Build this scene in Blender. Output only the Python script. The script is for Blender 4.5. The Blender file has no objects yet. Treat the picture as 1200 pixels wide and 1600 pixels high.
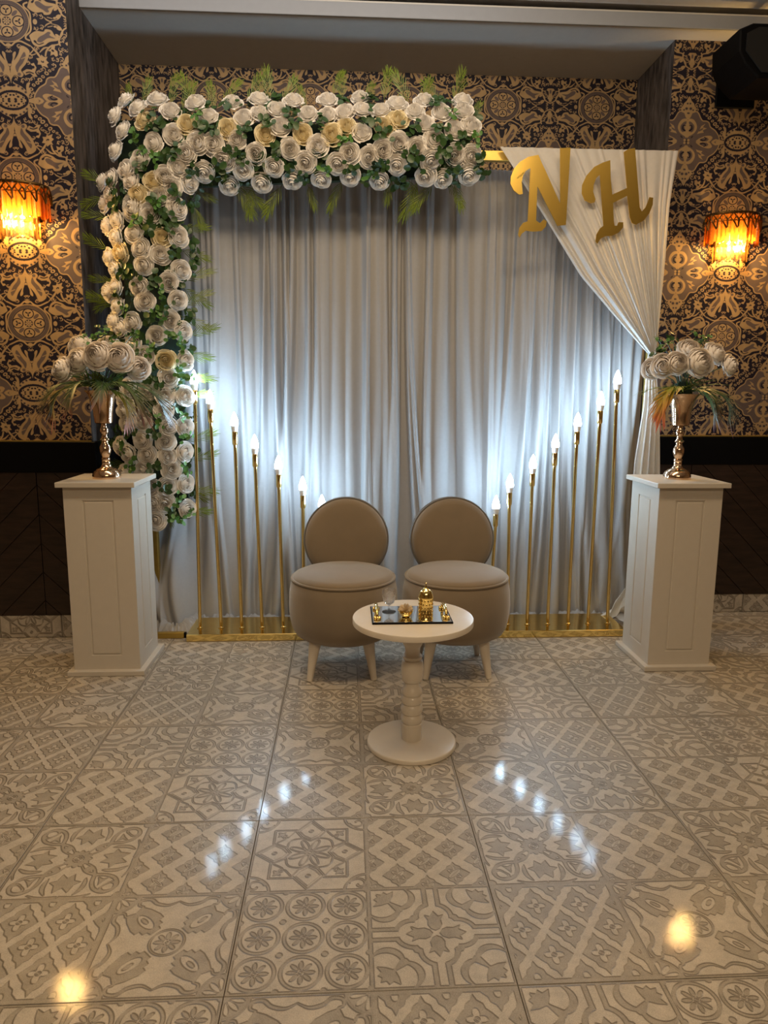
import bpy, bmesh, math, random
import numpy as np
from mathutils import Vector, Matrix, Euler
from mathutils.geometry import tessellate_polygon
random.seed(7); rng = np.random.RandomState(7)
scene = bpy.context.scene
COL = scene.collection
PI = math.pi

# ------------------------------------------------------------------ camera
F_PX, PITCH, YAW, ROLL, CAM_H = 1112.0, 0.16512, 0.05459, 0.006164, 1.2009
_f = Vector((math.sin(YAW)*math.cos(PITCH), math.cos(YAW)*math.cos(PITCH), -math.sin(PITCH)))
_r = Vector((math.cos(YAW), -math.sin(YAW), 0)); _u = _r.cross(_f)
RT = math.cos(ROLL)*_r + math.sin(ROLL)*_u
UP = -math.sin(ROLL)*_r + math.cos(ROLL)*_u
cam_d = bpy.data.cameras.new('camera'); cam = bpy.data.objects.new('camera', cam_d); COL.objects.link(cam)
M3 = Matrix((RT, UP, -_f)).transposed()
cam.matrix_world = Matrix.Translation((0, 0, CAM_H)) @ M3.to_4x4()
cam_d.sensor_fit = 'VERTICAL'; cam_d.sensor_height = 36.0; cam_d.lens = F_PX/1600*36.0
cam_d.clip_start = 0.05; cam_d.clip_end = 100
scene.camera = cam

def at_y(px, py, y):
    """where the line of sight of a photo pixel meets the upright plane at depth y"""
    d = _f + (px-600)/F_PX*RT - (py-800)/F_PX*UP
    return Vector((0, 0, CAM_H)) + d*(y/d.y)

# ------------------------------------------------------------------ world, lights, exposure
w = bpy.data.worlds.new('world'); scene.world = w; w.use_nodes = True
w.node_tree.nodes['Background'].inputs[0].default_value = (0.5, 0.4, 0.3, 1)
w.node_tree.nodes['Background'].inputs[1].default_value = 0.05
scene.view_settings.view_transform = 'Standard'; scene.view_settings.look = 'None'
scene.view_settings.exposure = 0.0; scene.view_settings.gamma = 1.0; scene.view_settings.use_curve_mapping = False
scene.cycles.max_bounces = 8; scene.cycles.transparent_max_bounces = 16
scene.cycles.sample_clamp_indirect = 4.0

def area(name, loc, rot, sx, sy, power, col):
    l = bpy.data.lights.new(name, 'AREA'); l.shape = 'RECTANGLE'; l.size = sx; l.size_y = sy; l.energy = power; l.color = col
    o = bpy.data.objects.new(name, l); COL.objects.link(o); o.location = loc; o.rotation_euler = rot; return o
WARM = (1.0, 0.75, 0.47)
area('ceiling_light', (0.1, 1.9, 2.93), (math.radians(38), 0, 0), 2.2, 0.3, 38, WARM)
area('ceiling_light', (0.35, -1.0, 2.97), (0, 0, 0), 1.6, 0.5, 58, WARM)
area('cove_light', (-0.5, 2.9, 2.92), (math.radians(100), 0, 0), 2.6, 0.05, 4.5, (0.93, 0.96, 1.0))
BULB_COL, BULB_STRENGTH = (0.55, 0.79, 1.0), 135.0
SCONCE_COL, SCONCE_POWER = (1.0, 0.60, 0.20), 26.0

# ------------------------------------------------------------------ helpers: meshes
def link(name, me): o = bpy.data.objects.new(name, me); COL.objects.link(o); return o
def mesh(name, bm, mats, smooth=None):
    me = bpy.data.meshes.new(name); bmesh.ops.recalc_face_normals(bm, faces=bm.faces) if smooth != 'keep' else None
    bm.to_mesh(me); bm.free()
    for m in (mats if isinstance(mats, (list, tuple)) else [mats]): me.materials.append(m)
    if smooth is not None:
        me.shade_smooth()
        if smooth != 'keep' and smooth < 180: me.set_sharp_from_angle(angle=math.radians(smooth))
    return me
def part(name, bm, mats, parent=None, smooth=None, world=True):
    o = link(name, mesh(name, bm, mats, smooth)); put(o, parent, world); return o
def put(o, parent, world=True):
    if parent:
        o.parent = parent
        if world: o.matrix_parent_inverse = Matrix.Translation(-wloc(parent))
def wloc(o):
    l = Vector(o.location)
    if o.parent: l = wloc(o.parent) + (l if o.matrix_parent_inverse == Matrix.Identity(4) else o.matrix_parent_inverse.translation + l)
    return l
def thing(name, label, cat, loc=(0, 0, 0), group=None, rz=0):
    o = bpy.data.objects.new(name, None); COL.objects.link(o); o.location = loc; o.rotation_euler = (0, 0, rz)
    o.empty_display_size = 0.1; return tag(o, label, cat, group)
def tag(o, label, cat, group=None):
    o['label'] = label; o['category'] = cat
    if group: o['group'] = group
    return o
def struct(name, bm, mats, smooth=None, label=None, parent=None):
    o = part(name, bm, mats, parent, smooth); o['kind'] = 'structure'
    if label: o['label'] = label; o['category'] = name.split('_')[0]
    return o
def B(): return bmesh.new()
def box(bm, x0, x1, y0, y1, z0, z1, bev=0.0, seg=1, mi=0):
    r = bmesh.ops.create_cube(bm, size=1.0, matrix=Matrix.Translation(((x0+x1)/2, (y0+y1)/2, (z0+z1)/2)) @ Matrix.Diagonal((x1-x0, y1-y0, z1-z0, 1)))
    vs = r['verts']; fs = {f for v in vs for f in v.link_faces}
    for f in fs: f.material_index = mi
    if bev:
        es = list({e for v in vs for e in v.link_edges})
        bmesh.ops.bevel(bm, geom=es, offset=bev, segments=seg, profile=0.5, affect='EDGES')
    return bm
def lathe(bm, prof, n=32, c=(0, 0, 0), mi=0, M=None):
    rings = []
    for r, z in prof:
        if r < 1e-6: ring = [bm.verts.new((0, 0, z))]
        else: ring = [bm.verts.new((r*math.cos(2*PI*i/n), r*math.sin(2*PI*i/n), z)) for i in range(n)]
        rings.append(ring)
    T = M if M is not None else Matrix.Translation(c)
    for ring in rings:
        for v in ring: v.co = T @ v.co
    for a, b in zip(rings, rings[1:]):
        for i in range(n):
            j = (i+1) % n
            q = [a[i % len(a)], a[j % len(a)], b[j % len(b)], b[i % len(b)]]
            u = []
            for v in q:
                if v not in u: u.append(v)
            if len(u) > 2:
                try: bm.faces.new(u).material_index = mi
                except ValueError: pass
    return bm
def tube(bm, pts, r, n=8, closed=False, caps=True, mi=0, flat=None):
    pts = [Vector(p) for p in pts]; rs = r if isinstance(r, (list, tuple)) else [r]*len(pts)
    rings = []; N = len(pts); prev = None
    for i, p in enumerate(pts):
        a = pts[(i-1) % N] if closed or i > 0 else p; b = pts[(i+1) % N] if closed or i < N-1 else p
        t = (b-a).normalized()
        if prev is None:
            ref = Vector((0, 0, 1)) if abs(t.z) < 0.9 else Vector((1, 0, 0)); nx = t.cross(ref).normalized()
        else: nx = (prev - t*prev.dot(t)).normalized()
        prev = nx; ny = t.cross(nx)
        rings.append([bm.verts.new(p + (nx*math.cos(2*PI*k/n) + ny*math.sin(2*PI*k/n))*rs[i]) for k in range(n)])
    for i in range(N if closed else N-1):
        a, b = rings[i], rings[(i+1) % N]
        for k in range(n): bm.faces.new((a[k], a[(k+1) % n], b[(k+1) % n], b[k])).material_index = mi
    if caps and not closed:
        bm.faces.new(rings[0][::-1]).material_index = mi; bm.faces.new(rings[-1]).material_index = mi
    return bm
def surf(bm, fn, nu, nv, wrap=False, mi=0, uvf=None):
    g = [[bm.verts.new(fn(i/nu, j/nv)) for i in range(nu if wrap else nu+1)] for j in range(nv+1)]
    uvl = bm.loops.layers.uv.verify() if uvf else None
    W = nu if wrap else nu+1
    for j in range(nv):
        for i in range(nu):
            f = bm.faces.new((g[j][i], g[j][(i+1) % W], g[j+1][(i+1) % W], g[j+1][i])); f.material_index = mi
            if uvf:
                for l, (a, b) in zip(f.loops, ((i, j), (i+1, j), (i+1, j+1), (i, j+1))): l[uvl].uv = uvf(a/nu, b/nv)
    return bm
def slab(bm, pts, th, M=Matrix.Identity(4), mi=0, bev=0.0):
    """closed outline (x, z) extruded from y=0 back to y=th, then moved by M"""
    f = [bm.verts.new(M @ Vector((x, 0, z))) for x, z in pts]; b = [bm.verts.new(M @ Vector((x, th, z))) for x, z in pts]; n = len(pts)
    for i in range(n): bm.faces.new((f[i], b[i], b[(i+1) % n], f[(i+1) % n])).material_index = mi
    if n <= 7 or bev:
        fs = [bm.faces.new(f), bm.faces.new(b[::-1])]
        for q in fs: q.material_index = mi
        if bev: bmesh.ops.bevel(bm, geom=list(fs[0].edges), offset=bev, segments=1, affect='EDGES')
    else:
        for t in tessellate_polygon([[Vector((x, z, 0)) for x, z in pts]]):
            bm.faces.new([f[k] for k in t]).material_index = mi; bm.faces.new([b[k] for k in t][::-1]).material_index = mi
    return bm
def crom(pts, k=6, closed=True):
    P = [np.array(p, float) for p in pts]; n = len(P); out = []
    for i in range(n if closed else n-1):
        if closed: p0, p1, p2, p3 = P[(i-1) % n], P[i], P[(i+1) % n], P[(i+2) % n]
        else: p0, p1, p2, p3 = P[max(i-1, 0)], P[i], P[i+1], P[min(i+2, n-1)]
        for s in range(k):
            t = s/k
            out.append(0.5*((2*p1)+(-p0+p2)*t+(2*p0-5*p1+4*p2-p3)*t*t+(-p0+3*p1-3*p2+p3)*t**3))
    if not closed: out.append(P[-1])
    return out
def interp(pts, t):
    """piecewise-linear through (t, value...)"""
    ts = [p[0] for p in pts]
    return [float(np.interp(t, ts, [p[k] for p in pts])) for k in range(1, len(pts[0]))]

# ------------------------------------------------------------------ helpers: materials
def nodes(name):
    m = bpy.data.materials.new(name); m.use_nodes = True; nt = m.node_tree; nt.nodes.clear()
    out = nt.nodes.new('ShaderNodeOutputMaterial'); return m, nt, out
def N(nt, t, **kw):
    n = nt.nodes.new(t)
    for k, v in kw.items():
        if k.startswith('i_'):
            key = k[2:]; n.inputs[int(key) if key.isdigit() else key.replace('_', ' ')].default_value = v
        else: setattr(n, k, v)
    return n
def mat(name, col, rough=0.5, metal=0.0, var=0.06, nscale=30.0, bump=0.0, bscale=200.0, spec=0.5, coat=0.0, sheen=0.0, trans=0.0, translucent=0.0, transparent=0.0, stretch=(1, 1, 1), aniso=None):
    m, nt, out = nodes(name); L = nt.links.new
    p = N(nt, 'ShaderNodeBsdfPrincipled'); p.inputs['Roughness'].default_value = rough; p.inputs['Metallic'].default_value = metal
    p.inputs['Specular IOR Level'].default_value = spec; p.inputs['Coat Weight'].default_value = coat; p.inputs['Sheen Weight'].default_value = sheen
    p.inputs['Transmission Weight'].default_value = trans
    tc = N(nt, 'ShaderNodeTexCoord'); mp = N(nt, 'ShaderNodeMapping'); mp.inputs['Scale'].default_value = stretch; L(tc.outputs['Object'], mp.inputs['Vector'])
    nz = N(nt, 'ShaderNodeTexNoise', i_Scale=nscale, i_Detail=4.0); L(mp.outputs[0], nz.inputs['Vector'])
    cr = N(nt, 'ShaderNodeValToRGB'); c = np.array(col)
    cr.color_ramp.elements[0].position = 0.3; cr.color_ramp.elements[1].position = 0.7
    cr.color_ramp.elements[0].color = (*np.clip(c*(1-var), 0, 1), 1); cr.color_ramp.elements[1].color = (*np.clip(c*(1+var), 0, 1), 1)
    L(nz.outputs['Fac'], cr.inputs['Fac']); L(cr.outputs['Color'], p.inputs['Base Color'])
    if bump:
        b = N(nt, 'ShaderNodeTexNoise', i_Scale=bscale, i_Detail=3.0); L(mp.outputs[0], b.inputs['Vector'])
        bp = N(nt, 'ShaderNodeBump', i_Strength=bump, i_Distance=0.002); L(b.outputs['Fac'], bp.inputs['Height']); L(bp.outputs[0], p.inputs['Normal'])
    sh = p.outputs[0]
    if translucent:
        t = N(nt, 'ShaderNodeBsdfTranslucent'); L(cr.outputs['Color'], t.inputs['Color']); mx = N(nt, 'ShaderNodeMixShader'); mx.inputs[0].default_value = translucent
        L(sh, mx.inputs[1]); L(t.outputs[0], mx.inputs[2]); sh = mx.outputs[0]
    if transparent:
        t = N(nt, 'ShaderNodeBsdfTransparent'); t.inputs[0].default_value = (*(np.clip(c/max(c), 0, 1)), 1); mx = N(nt, 'ShaderNodeMixShader'); mx.inputs[0].default_value = transparent
        L(sh, mx.inputs[1]); L(t.outputs[0], mx.inputs[2]); sh = mx.outputs[0]
    L(sh, out.inputs[0]); return m
def emit(name, col, strength):
    m, nt, out = nodes(name); e = N(nt, 'ShaderNodeEmission'); e.inputs[0].default_value = (*col, 1); e.inputs[1].default_value = strength
    nt.links.new(e.outputs[0], out.inputs[0]); return m

# ------------------------------------------------------------------ pattern canvas (numpy; the printed patterns of wallpaper and floor tiles)
class Canvas:
    def __init__(s, w, h, x0, x1, y0, y1, ch=1, bg=0.0):
        s.px = (x1-x0)/w
        s.xs = x0+(np.arange(w)+.5)*(x1-x0)/w; s.ys = y0+(np.arange(h)+.5)*(y1-y0)/h
        s.a = np.zeros((h, w), np.float32)+bg
    def win(s, bx0, bx1, by0, by1):
        m = abs(s.px)*2
        I = np.where((s.xs >= bx0-m) & (s.xs <= bx1+m))[0]; J = np.where((s.ys >= by0-m) & (s.ys <= by1+m))[0]
        if not len(I) or not len(J): return None
        sl = (slice(J[0], J[-1]+1), slice(I[0], I[-1]+1)); X, Y = np.meshgrid(s.xs[sl[1]], s.ys[sl[0]]); return sl, X, Y
    def put(s, sl, d, v):
        k = np.clip(.5-d/abs(s.px), 0, 1); s.a[sl] = s.a[sl]*(1-k)+v*k
    def ell(s, cx, cy, rx, ry=None, rot=0, v=1.0, ring=None):
        ry = ry or rx; R = max(rx, ry)+(ring or 0); q = s.win(cx-R, cx+R, cy-R, cy+R)
        if not q: return
        sl, X, Y = q; c, n = math.cos(rot), math.sin(rot); u = (X-cx)*c+(Y-cy)*n; w_ = -(X-cx)*n+(Y-cy)*c
        d = (np.sqrt((u/rx)**2+(w_/ry)**2)-1)*min(rx, ry)
        if ring: d = np.abs(d)-ring/2
        s.put(sl, d, v)
    def line(s, pts, wd, v=1.0, k=5, closed=False, smooth=True):
        if smooth and len(pts) > 2: pts = crom(pts, k, closed)
        elif closed: pts = list(pts)+[pts[0]]
        pts = np.array(pts, float); n = len(pts)
        ws = np.interp(np.linspace(0, 1, n), np.linspace(0, 1, len(wd)), wd)/2 if isinstance(wd, (list, tuple)) else np.full(n, wd/2)
        W = ws.max(); q = s.win(pts[:, 0].min()-W, pts[:, 0].max()+W, pts[:, 1].min()-W, pts[:, 1].max()+W)
        if not q: return
        sl, X, Y = q; D = np.full(X.shape, 1e9)
        for i in range(n-1):
            a, b = pts[i], pts[i+1]; ab = b-a; L2 = (ab**2).sum()+1e-12
            t = np.clip(((X-a[0])*ab[0]+(Y-a[1])*ab[1])/L2, 0, 1)
            D = np.minimum(D, np.hypot(X-a[0]-t*ab[0], Y-a[1]-t*ab[1])-(ws[i]+(ws[i+1]-ws[i])*t))
        s.put(sl, D, v)
    def poly(s, pts, v=1.0, k=4, smooth=True, outline=None, ov=1.0):
        if smooth: pts = crom(pts, k)
        pts = np.array(pts, float); q = s.win(pts[:, 0].min(), pts[:, 0].max(), pts[:, 1].min(), pts[:, 1].max())
        if not q: return
        sl, X, Y = q; D = np.full(X.shape, 1e9); ins = np.zeros(X.shape, bool); n = len(pts)
        for i in range(n):
            a, b = pts[i], pts[(i+1) % n]; ab = b-a; L2 = (ab**2).sum()+1e-12
            t = np.clip(((X-a[0])*ab[0]+(Y-a[1])*ab[1])/L2, 0, 1); D = np.minimum(D, np.hypot(X-a[0]-t*ab[0], Y-a[1]-t*ab[1]))
            if abs(ab[1]) > 1e-12: ins ^= ((a[1] > Y) != (b[1] > Y)) & (X < ab[0]*(Y-a[1])/ab[1]+a[0])
        D = np.where(ins, -D, D); s.put(sl, D, v)
        if outline: s.put(sl, np.abs(D)-outline/2, ov)
def spiral(cx, cy, r0, r1, a0, turns, n=14):
    return [(cx+(r0+(r1-r0)*i/n)*math.cos(a0+turns*2*PI*i/n), cy+(r0+(r1-r0)*i/n)*math.sin(a0+turns*2*PI*i/n)) for i in range(n+1)]
def mirror4(q):   # quadrant (x right, y up, origin at centre) -> full square
    t = np.concatenate([q[:, ::-1], q], 1); return np.concatenate([t[::-1], t], 0)
def blur(a, n=1):
    for _ in range(n):
        a = (a+np.roll(a, 1, 0)+np.roll(a, -1, 0))/3; a = (a+np.roll(a, 1, 1)+np.roll(a, -1, 1))/3
    return a
def image(name, rgb):
    h, w_ = rgb.shape[:2]; im = bpy.data.images.new(name, w_, h, alpha=False); im.colorspace_settings.name = 'Non-Color'
    px = np.ones((h, w_, 4), np.float32); px[..., :3] = np.clip(rgb, 0, 1); im.pixels.foreach_set(px.ravel()); im.update(); im.pack(); return im

# floor patterns: one quadrant each, 1 = pale raised, 0 = dark sunk
Q = 256
def cv(bg=1.0): return Canvas(Q, Q, 0, 1, 0, 1, bg=bg)
def border(c): c.line([(0, .985), (.985, .985), (.985, 0)], .03, 0, smooth=False); return mirror4(c.a)
def daisy(c, x, y, r, n, lw, v=0.0, r0=.25):
    for k in range(n):
        a = 2*PI*k/n; c.ell(x+math.cos(a)*r*.58, y+math.sin(a)*r*.58, r*.36, lw, a, v)
def pat_circles():
    c = cv()
    for x in (0, .655):
        for y in (0, .655):
            c.ell(x, y, .285, v=0.1, ring=.055); daisy(c, x, y, .22, 8, .034); c.ell(x, y, .035, v=0); c.ell(x, y, .018, v=1)
    for x in (.33, .98):
        for y in (.33, .98): c.ell(x, y, .05, v=.1)
    return border(c)
def pat_tulip():
    c = cv()
    for x, y in ((.34, 0), (0, .34)): c.ell(x, y, .31, v=0)
    c.poly([(0, 0), (.5, 0), (.36, .36), (0, .5)], 0, smooth=False)
    c.line([(.10, .55), (.10, 1)], .075, 0, smooth=False); c.line([(.55, .10), (1, .10)], .075, 0, smooth=False)
    for x, y in ((.34, 0), (0, .34)): c.ell(x, y, .235, v=1)
    c.poly([(0, 0), (.44, 0), (.28, .28), (0, .44)], 1, smooth=False)
    c.line([(.03, .48), (.03, 1)], .06, 1, smooth=False); c.line([(.48, .03), (1, .03)], .06, 1, smooth=False)
    for fl in (0, 1):
        P = lambda pts: [(b, a) if fl else (a, b) for a, b in pts]
        c.poly(P([(.05, 0), (.09, .07), (.17, .11), (.27, .10), (.38, .15), (.35, .07), (.46, .0), (.35, -.07), (.38, -.15), (.27, -.10), (.17, -.11), (.09, -.07)]), 0, smooth=False)
        q = P([(.76, .50)])[0]; c.ell(*q, .245, v=.05)
    for fl in (0, 1):
        q = (.60, .80) if fl else (.80, .60); c.ell(*q, .245, v=1)
    c.line([(.53, .53), (.66, .66)], [.14, .05], .05, smooth=False)
    c.poly([(.62, .62), (.70, .66), (.80, .62), (.93, .60), (.87, .70), (.92, .76), (.86, .80), (.88, .88), (.80, .86), (.76, .92), (.70, .87), (.60, .93), (.62, .80), (.66, .70)], .05, smooth=False)
    return border(c)
def pat_star():
    c = cv(); lw = .036
    for fl in (0, 1):
        P = lambda pts: [(b, a) if fl else (a, b) for a, b in pts]
        c.line(P([(0, .34), (.16, .44), (.27, .62), (0, .95)]), lw, 0.0, smooth=False); c.line(P([(0, .40), (.12, .49), (.21, .62), (0, .87)]), .014, .3, smooth=False)
        c.line(P([(.27, .66), (.66, .66)]), lw, 0, smooth=False); c.line(P([(.30, .60), (.40, .46), (.46, .46)]), lw*.8, 0)
        c.ell(*P([(0, .62)])[0], .045, v=.1); c.ell(*P([(0, .62)])[0], .02, v=.9)
    c.line([(.14, .41), (.30, .38), (.38, .30), (.41, .14)], lw*.8, 0.05)
    for a in (22.5, 67.5):
        r = math.radians(a); c.ell(.22*math.cos(r), .22*math.sin(r), .17, .065, r, 0); c.ell(.22*math.cos(r), .22*math.sin(r), .135, .036, r, .75)
    c.poly([(.42, .50), (.50, .50), (.48, .40), (.54, .48), (.60, .46), (.58, .54), (.60, .60), (.52, .58), (.46, .60), (.48, .54)], .1, smooth=False)
    c.ell(0, 0, .06, v=.1); c.ell(0, 0, .03, v=.8)
    c.ell(1, 1, .38, v=0, ring=.045); c.line(spiral(.86, .86, .16, .03, 3.4, .9), .04, 0); c.ell(.97, .97, .06, v=.1)
    return border(c)
def ogee(c, x, y, rx, ry, v):
    pts = [(0, 1), (.16, .74), (.42, .60), (.50, .40), (.76, .22), (1, 0)]
    q = pts+[(a, -b) for a, b in pts[-2::-1]]; q = q+[(-a, b) for a, b in q[-2:0:-1]]
    c.poly([(x+a*rx, y+b*ry) for a, b in q], v, smooth=False)
def pat_zigzag():
    c = cv(); C_ = [(0, .33), (0, -.33), (0, 1), (.48, 0), (.48, .67), (.96, .33), (.96, 1), (.96, -.33), (0, .99)]
    for x, y in C_:
        ogee(c, x, y, .265, .30, 0.05)
        for a in (45, 135):
            r = math.radians(a); c.ell(x, y, .15, .045, r, .85); c.ell(x, y, .11, .016, r, .3)
        c.ell(x, y+.13, .022, .06, 0, .55); c.ell(x, y-.13, .022, .06, 0, .55)
    c.line([(0, .985), (1, .985)], .04, .2, smooth=False); c.line([(.985, 0), (.985, 1)], .04, .2, smooth=False)
    return mirror4(c.a)
def pat_lattice():
    c = cv()
    for r_ in range(-1, 4):
        for k in range(-1, 3):
            x, y = k*.70+(.35 if r_ % 2 else 0), r_*.5
            ogee(c, x, y, .285, .40, 0.06)
            for a in range(4):
                r = a*PI/2; L_ = .125 if a % 2 == 0 else .15; c.ell(x+L_*.62*math.cos(r), y+L_*.62*math.sin(r), L_*.55, .052, r, .92)
            c.ell(x, y, .04, v=.1); c.ell(x, y, .018, v=.8)
    c.line([(0, .975), (1, .975)], .09, .1, smooth=False); c.line([(.975, 0), (.975, 1)], .09, .1, smooth=False)
    return mirror4(c.a)
def pat_scroll():
    c = cv()
    for fl in (0, 1):
        P = lambda pts: [(b, a) if fl else (a, b) for a, b in pts]
        c.line(P([(.18, .12), (.34, .24), (.42, .42), (.44, .62), (.52, .78), (.68, .86), (.82, .80), (.84, .68), (.76, .62), (.68, .68)]), [.03, .07, .07, .06, .03], 0)
        c.poly(P([(.10, .40), (.14, .56), (.26, .60), (.16, .68), (.12, .86), (.0, .74), (0, .5)]), 0, smooth=False)
        c.poly(P([(.30, .50), (.36, .62), (.34, .80), (.22, .92), (.28, .74)]), .05)
        c.line(P([(.02, .95), (.3, .97), (.5, .9)]), [.03, .06, .02], 0)
    c.poly([(.50, .48), (.60, .54), (.70, .50), (.62, .60), (.56, .70), (.54, .58)], 0, smooth=False)
    for a in (0, 30, 60, 90): r = math.radians(a); c.ell(.16*math.cos(r), .16*math.sin(r), .075, .05, r, 0)
    c.ell(.28, .28, .07, v=0); c.ell(0, 0, .06, v=0); c.ell(0, 0, .028, v=1); c.ell(.95, .95, .08, v=.05)
    return border(c)
def pat_gear():
    c = cv()
    for fl in (0, 1):
        P = lambda pts: [(b, a) if fl else (a, b) for a, b in pts]
        c.line(P([(.0, .86), (.16, .78), (.34, .82), (.46, .92), (.60, .90), (.62, .80), (.54, .76)]), [.02, .06, .06, .05, .03], 0)
    c.poly([(.16, .28), (.20, .34), (.16, .40), (.22, .46), (.17, .52), (.24, .60), (.40, .70), (.56, .76), (.62, .62), (.76, .56), (.70, .40), (.60, .24), (.52, .17), (.46, .22), (.40, .16), (.34, .20), (.28, .16)], .05, smooth=False)
    c.ell(.42, .42, .19, .085, PI/4, 1); c.ell(.44, .44, .085, .035, PI/4, .1)
    c.ell(0, 0, .27, v=1); c.ell(0, 0, .25, v=0, ring=.035); daisy(c, 0, 0, .21, 8, .035, .12); c.ell(0, 0, .05, v=.9); c.ell(0, 0, .022, v=0)
    c.ell(1, 1, .36, v=.15); c.ell(1, 1, .36, v=0, ring=.04)
    for a in (195, 225, 255): r = math.radians(a); c.ell(1+.2*math.cos(r), 1+.2*math.sin(r), .11, .04, r, .95)
    return border(c)
Z_, LT, ST, CI, TU, SC, GE = pat_zigzag(), pat_lattice(), pat_star(), pat_circles(), pat_tulip(), pat_scroll(), pat_gear()
def tile_image(name, tl, tr, bl, br):
    h = np.concatenate([np.concatenate([bl, br], 1), np.concatenate([tl, tr], 1)], 0)
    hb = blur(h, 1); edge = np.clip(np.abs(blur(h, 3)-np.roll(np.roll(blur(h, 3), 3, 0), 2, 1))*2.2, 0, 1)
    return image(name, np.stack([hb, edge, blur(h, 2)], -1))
IMG_A = tile_image('tile_pattern_star', ST, Z_, CI, TU)
IMG_B = tile_image('tile_pattern_scroll', SC, Z_, LT, GE)

# wallpaper: a quarter of the repeat, traced in its own sheet of 565 x 745 units (medallion at the lower right)
def wall_sheet():
    W_, H_ = 420, 500
    c = Canvas(W_, H_, 235, 800, 640, 1385, bg=0.0)   # y runs down; rows from diamond (0) to medallion
    T, G = 0.5, 1.0
    # diamond-shaped cartouche
    D = [(235, 975), (310, 972), (345, 955), (372, 905), (398, 872), (440, 868), (470, 850), (488, 806), (540, 770), (575, 725), (592, 690), (603, 640), (235, 640)]
    c.poly(crom(D[:-1], 5, False)+[D[-1]], T, smooth=False)
    c.line(D[:-1], 13, G)
    for x, y, r in [(535, 840, 24), (505, 872, 18), (560, 812, 20), (470, 905, 22), (440, 930, 16), (595, 790, 18), (620, 750, 20), (410, 945, 14)]: c.ell(x, y, r, r*.8, .5, G); c.ell(x, y, r*.35, v=0.1)
    # ornament inside it: four lobed palmettes
    c.poly([(235, 872), (262, 890), (300, 880), (330, 840), (340, 790), (322, 745), (290, 715), (262, 700), (235, 690)], G); c.poly([(250, 860), (280, 850), (310, 810), (305, 765), (280, 742), (262, 770), (270, 810), (252, 830)], T)
    c.line([(262, 760), (285, 780), (280, 815), (258, 812)], [20, 14, 8], 0.05)
    c.poly([(470, 640), (500, 655), (520, 690), (490, 710), (440, 705), (400, 690), (360, 668), (345, 640)], G); c.poly([(455, 648), (478, 670), (450, 690), (405, 680), (380, 660), (420, 650)], T)
    c.line([(395, 660), (425, 655), (450, 675), (430, 692)], [18, 12, 8], 0.05)
    c.poly([(345, 725), (380, 735), (420, 742), (405, 765), (450, 790), (405, 800), (430, 840), (385, 812), (370, 770)], G, smooth=False); c.ell(385, 772, 30, 9, .6, T)
    c.ell(235, 640, 30, v=0.2); c.ell(255, 655, 14, v=G); c.ell(292, 690, 18, 8, .8, .2)
    c.poly([(508, 640), (540, 640), (560, 655), (590, 668), (555, 676), (525, 660)], G, smooth=False)
    c.poly([(560, 640), (650, 640), (655, 652), (600, 668), (570, 660)], G)
    # drop finial under it
    c.poly([(235, 880), (262, 905), (280, 950), (312, 962), (318, 1000), (300, 1032), (290, 1058), (262, 1085), (248, 1120), (235, 1135)], G, smooth=False)
    for x, y, r in [(258, 1000, 16), (285, 985, 10), (250, 1055, 11), (240, 950, 10)]: c.ell(x, y, r, v=T); c.ell(x, y, r*.4, v=0)
    # oval badge with scalloped dark rim
    c.poly([(800, 540), (700, 560), (655, 620), (650, 640), (650, 700), (690, 760), (760, 800), (800, 805)], G)
    c.ell(855-55, 655-15, 150, 96, 0, 0.0); c.ell(800, 640, 128, 74, 0, G)
    for k in range(7): c.ell(675+k*20, 640+[22, 50, 66, 76, 82, 84, 86][k], 12, v=0)
    for x, y, r in [(770, 650, 14), (745, 675, 12), (785, 690, 11), (715, 650, 10), (700, 668, 8), (760, 700, 8)]: c.ell(x, y, r, r*.8, .4, .12)
    for x, y in [(672, 720), (700, 752), (735, 775), (770, 785)]: c.ell(x, y, 12, v=T); c.ell(x, y, 5, v=0)
    c.poly([(648, 690), (665, 735), (660, 800), (625, 812), (640, 770), (625, 730)], G)
    c.poly([(770, 780), (800, 775), (800, 842), (775, 838), (785, 810)], 0.0)
    # acanthus pair between badge and medallion
    c.poly([(800, 800), (790, 845), (760, 880), (705, 860), (680, 890), (700, 930), (655, 985), (625, 1050), (612, 1110), (650, 1150), (690, 1152), (716, 1080), (758, 1020), (738, 1078), (742, 1102), (765, 1085), (772, 1040), (785, 985), (800, 900)], G)
    c.poly([(735, 905), (750, 960), (715, 1015), (682, 1075), (660, 1100), (650, 1062), (678, 1000), (715, 952)], T)
    c.poly([(800, 985), (778, 1010), (768, 1060), (785, 1105), (800, 1108)], 0.0)
    for x, y in [(790, 950), (778, 968), (795, 975)]: c.ell(x, y, 7, 14, .3, G)
    c.ell(720, 888, 16, v=T); c.ell(755, 850, 14, 8, .5, .1)
    # jagged leaf scrolls
    c.poly([(555, 870), (590, 868), (620, 900), (665, 880), (690, 915), (650, 940), (600, 935), (590, 965), (612, 990), (580, 1000), (558, 955), (575, 910)], G, smooth=False); c.line([(590, 900), (625, 912), (655, 905)], 10, 0.1); c.ell(590, 960, 14, v=.05)
    c.poly([(450, 955), (490, 972), (505, 960), (515, 985), (548, 985), (540, 1015), (556, 1045), (520, 1050), (508, 1080), (480, 1058), (452, 1062), (466, 1030), (442, 1005), (462, 990)], G, smooth=False); c.ell(500, 1015, 15, 10, .5, .1); c.line([(500, 1020), (540, 1090), (600, 1160)], [10, 22, 8], G)
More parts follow.
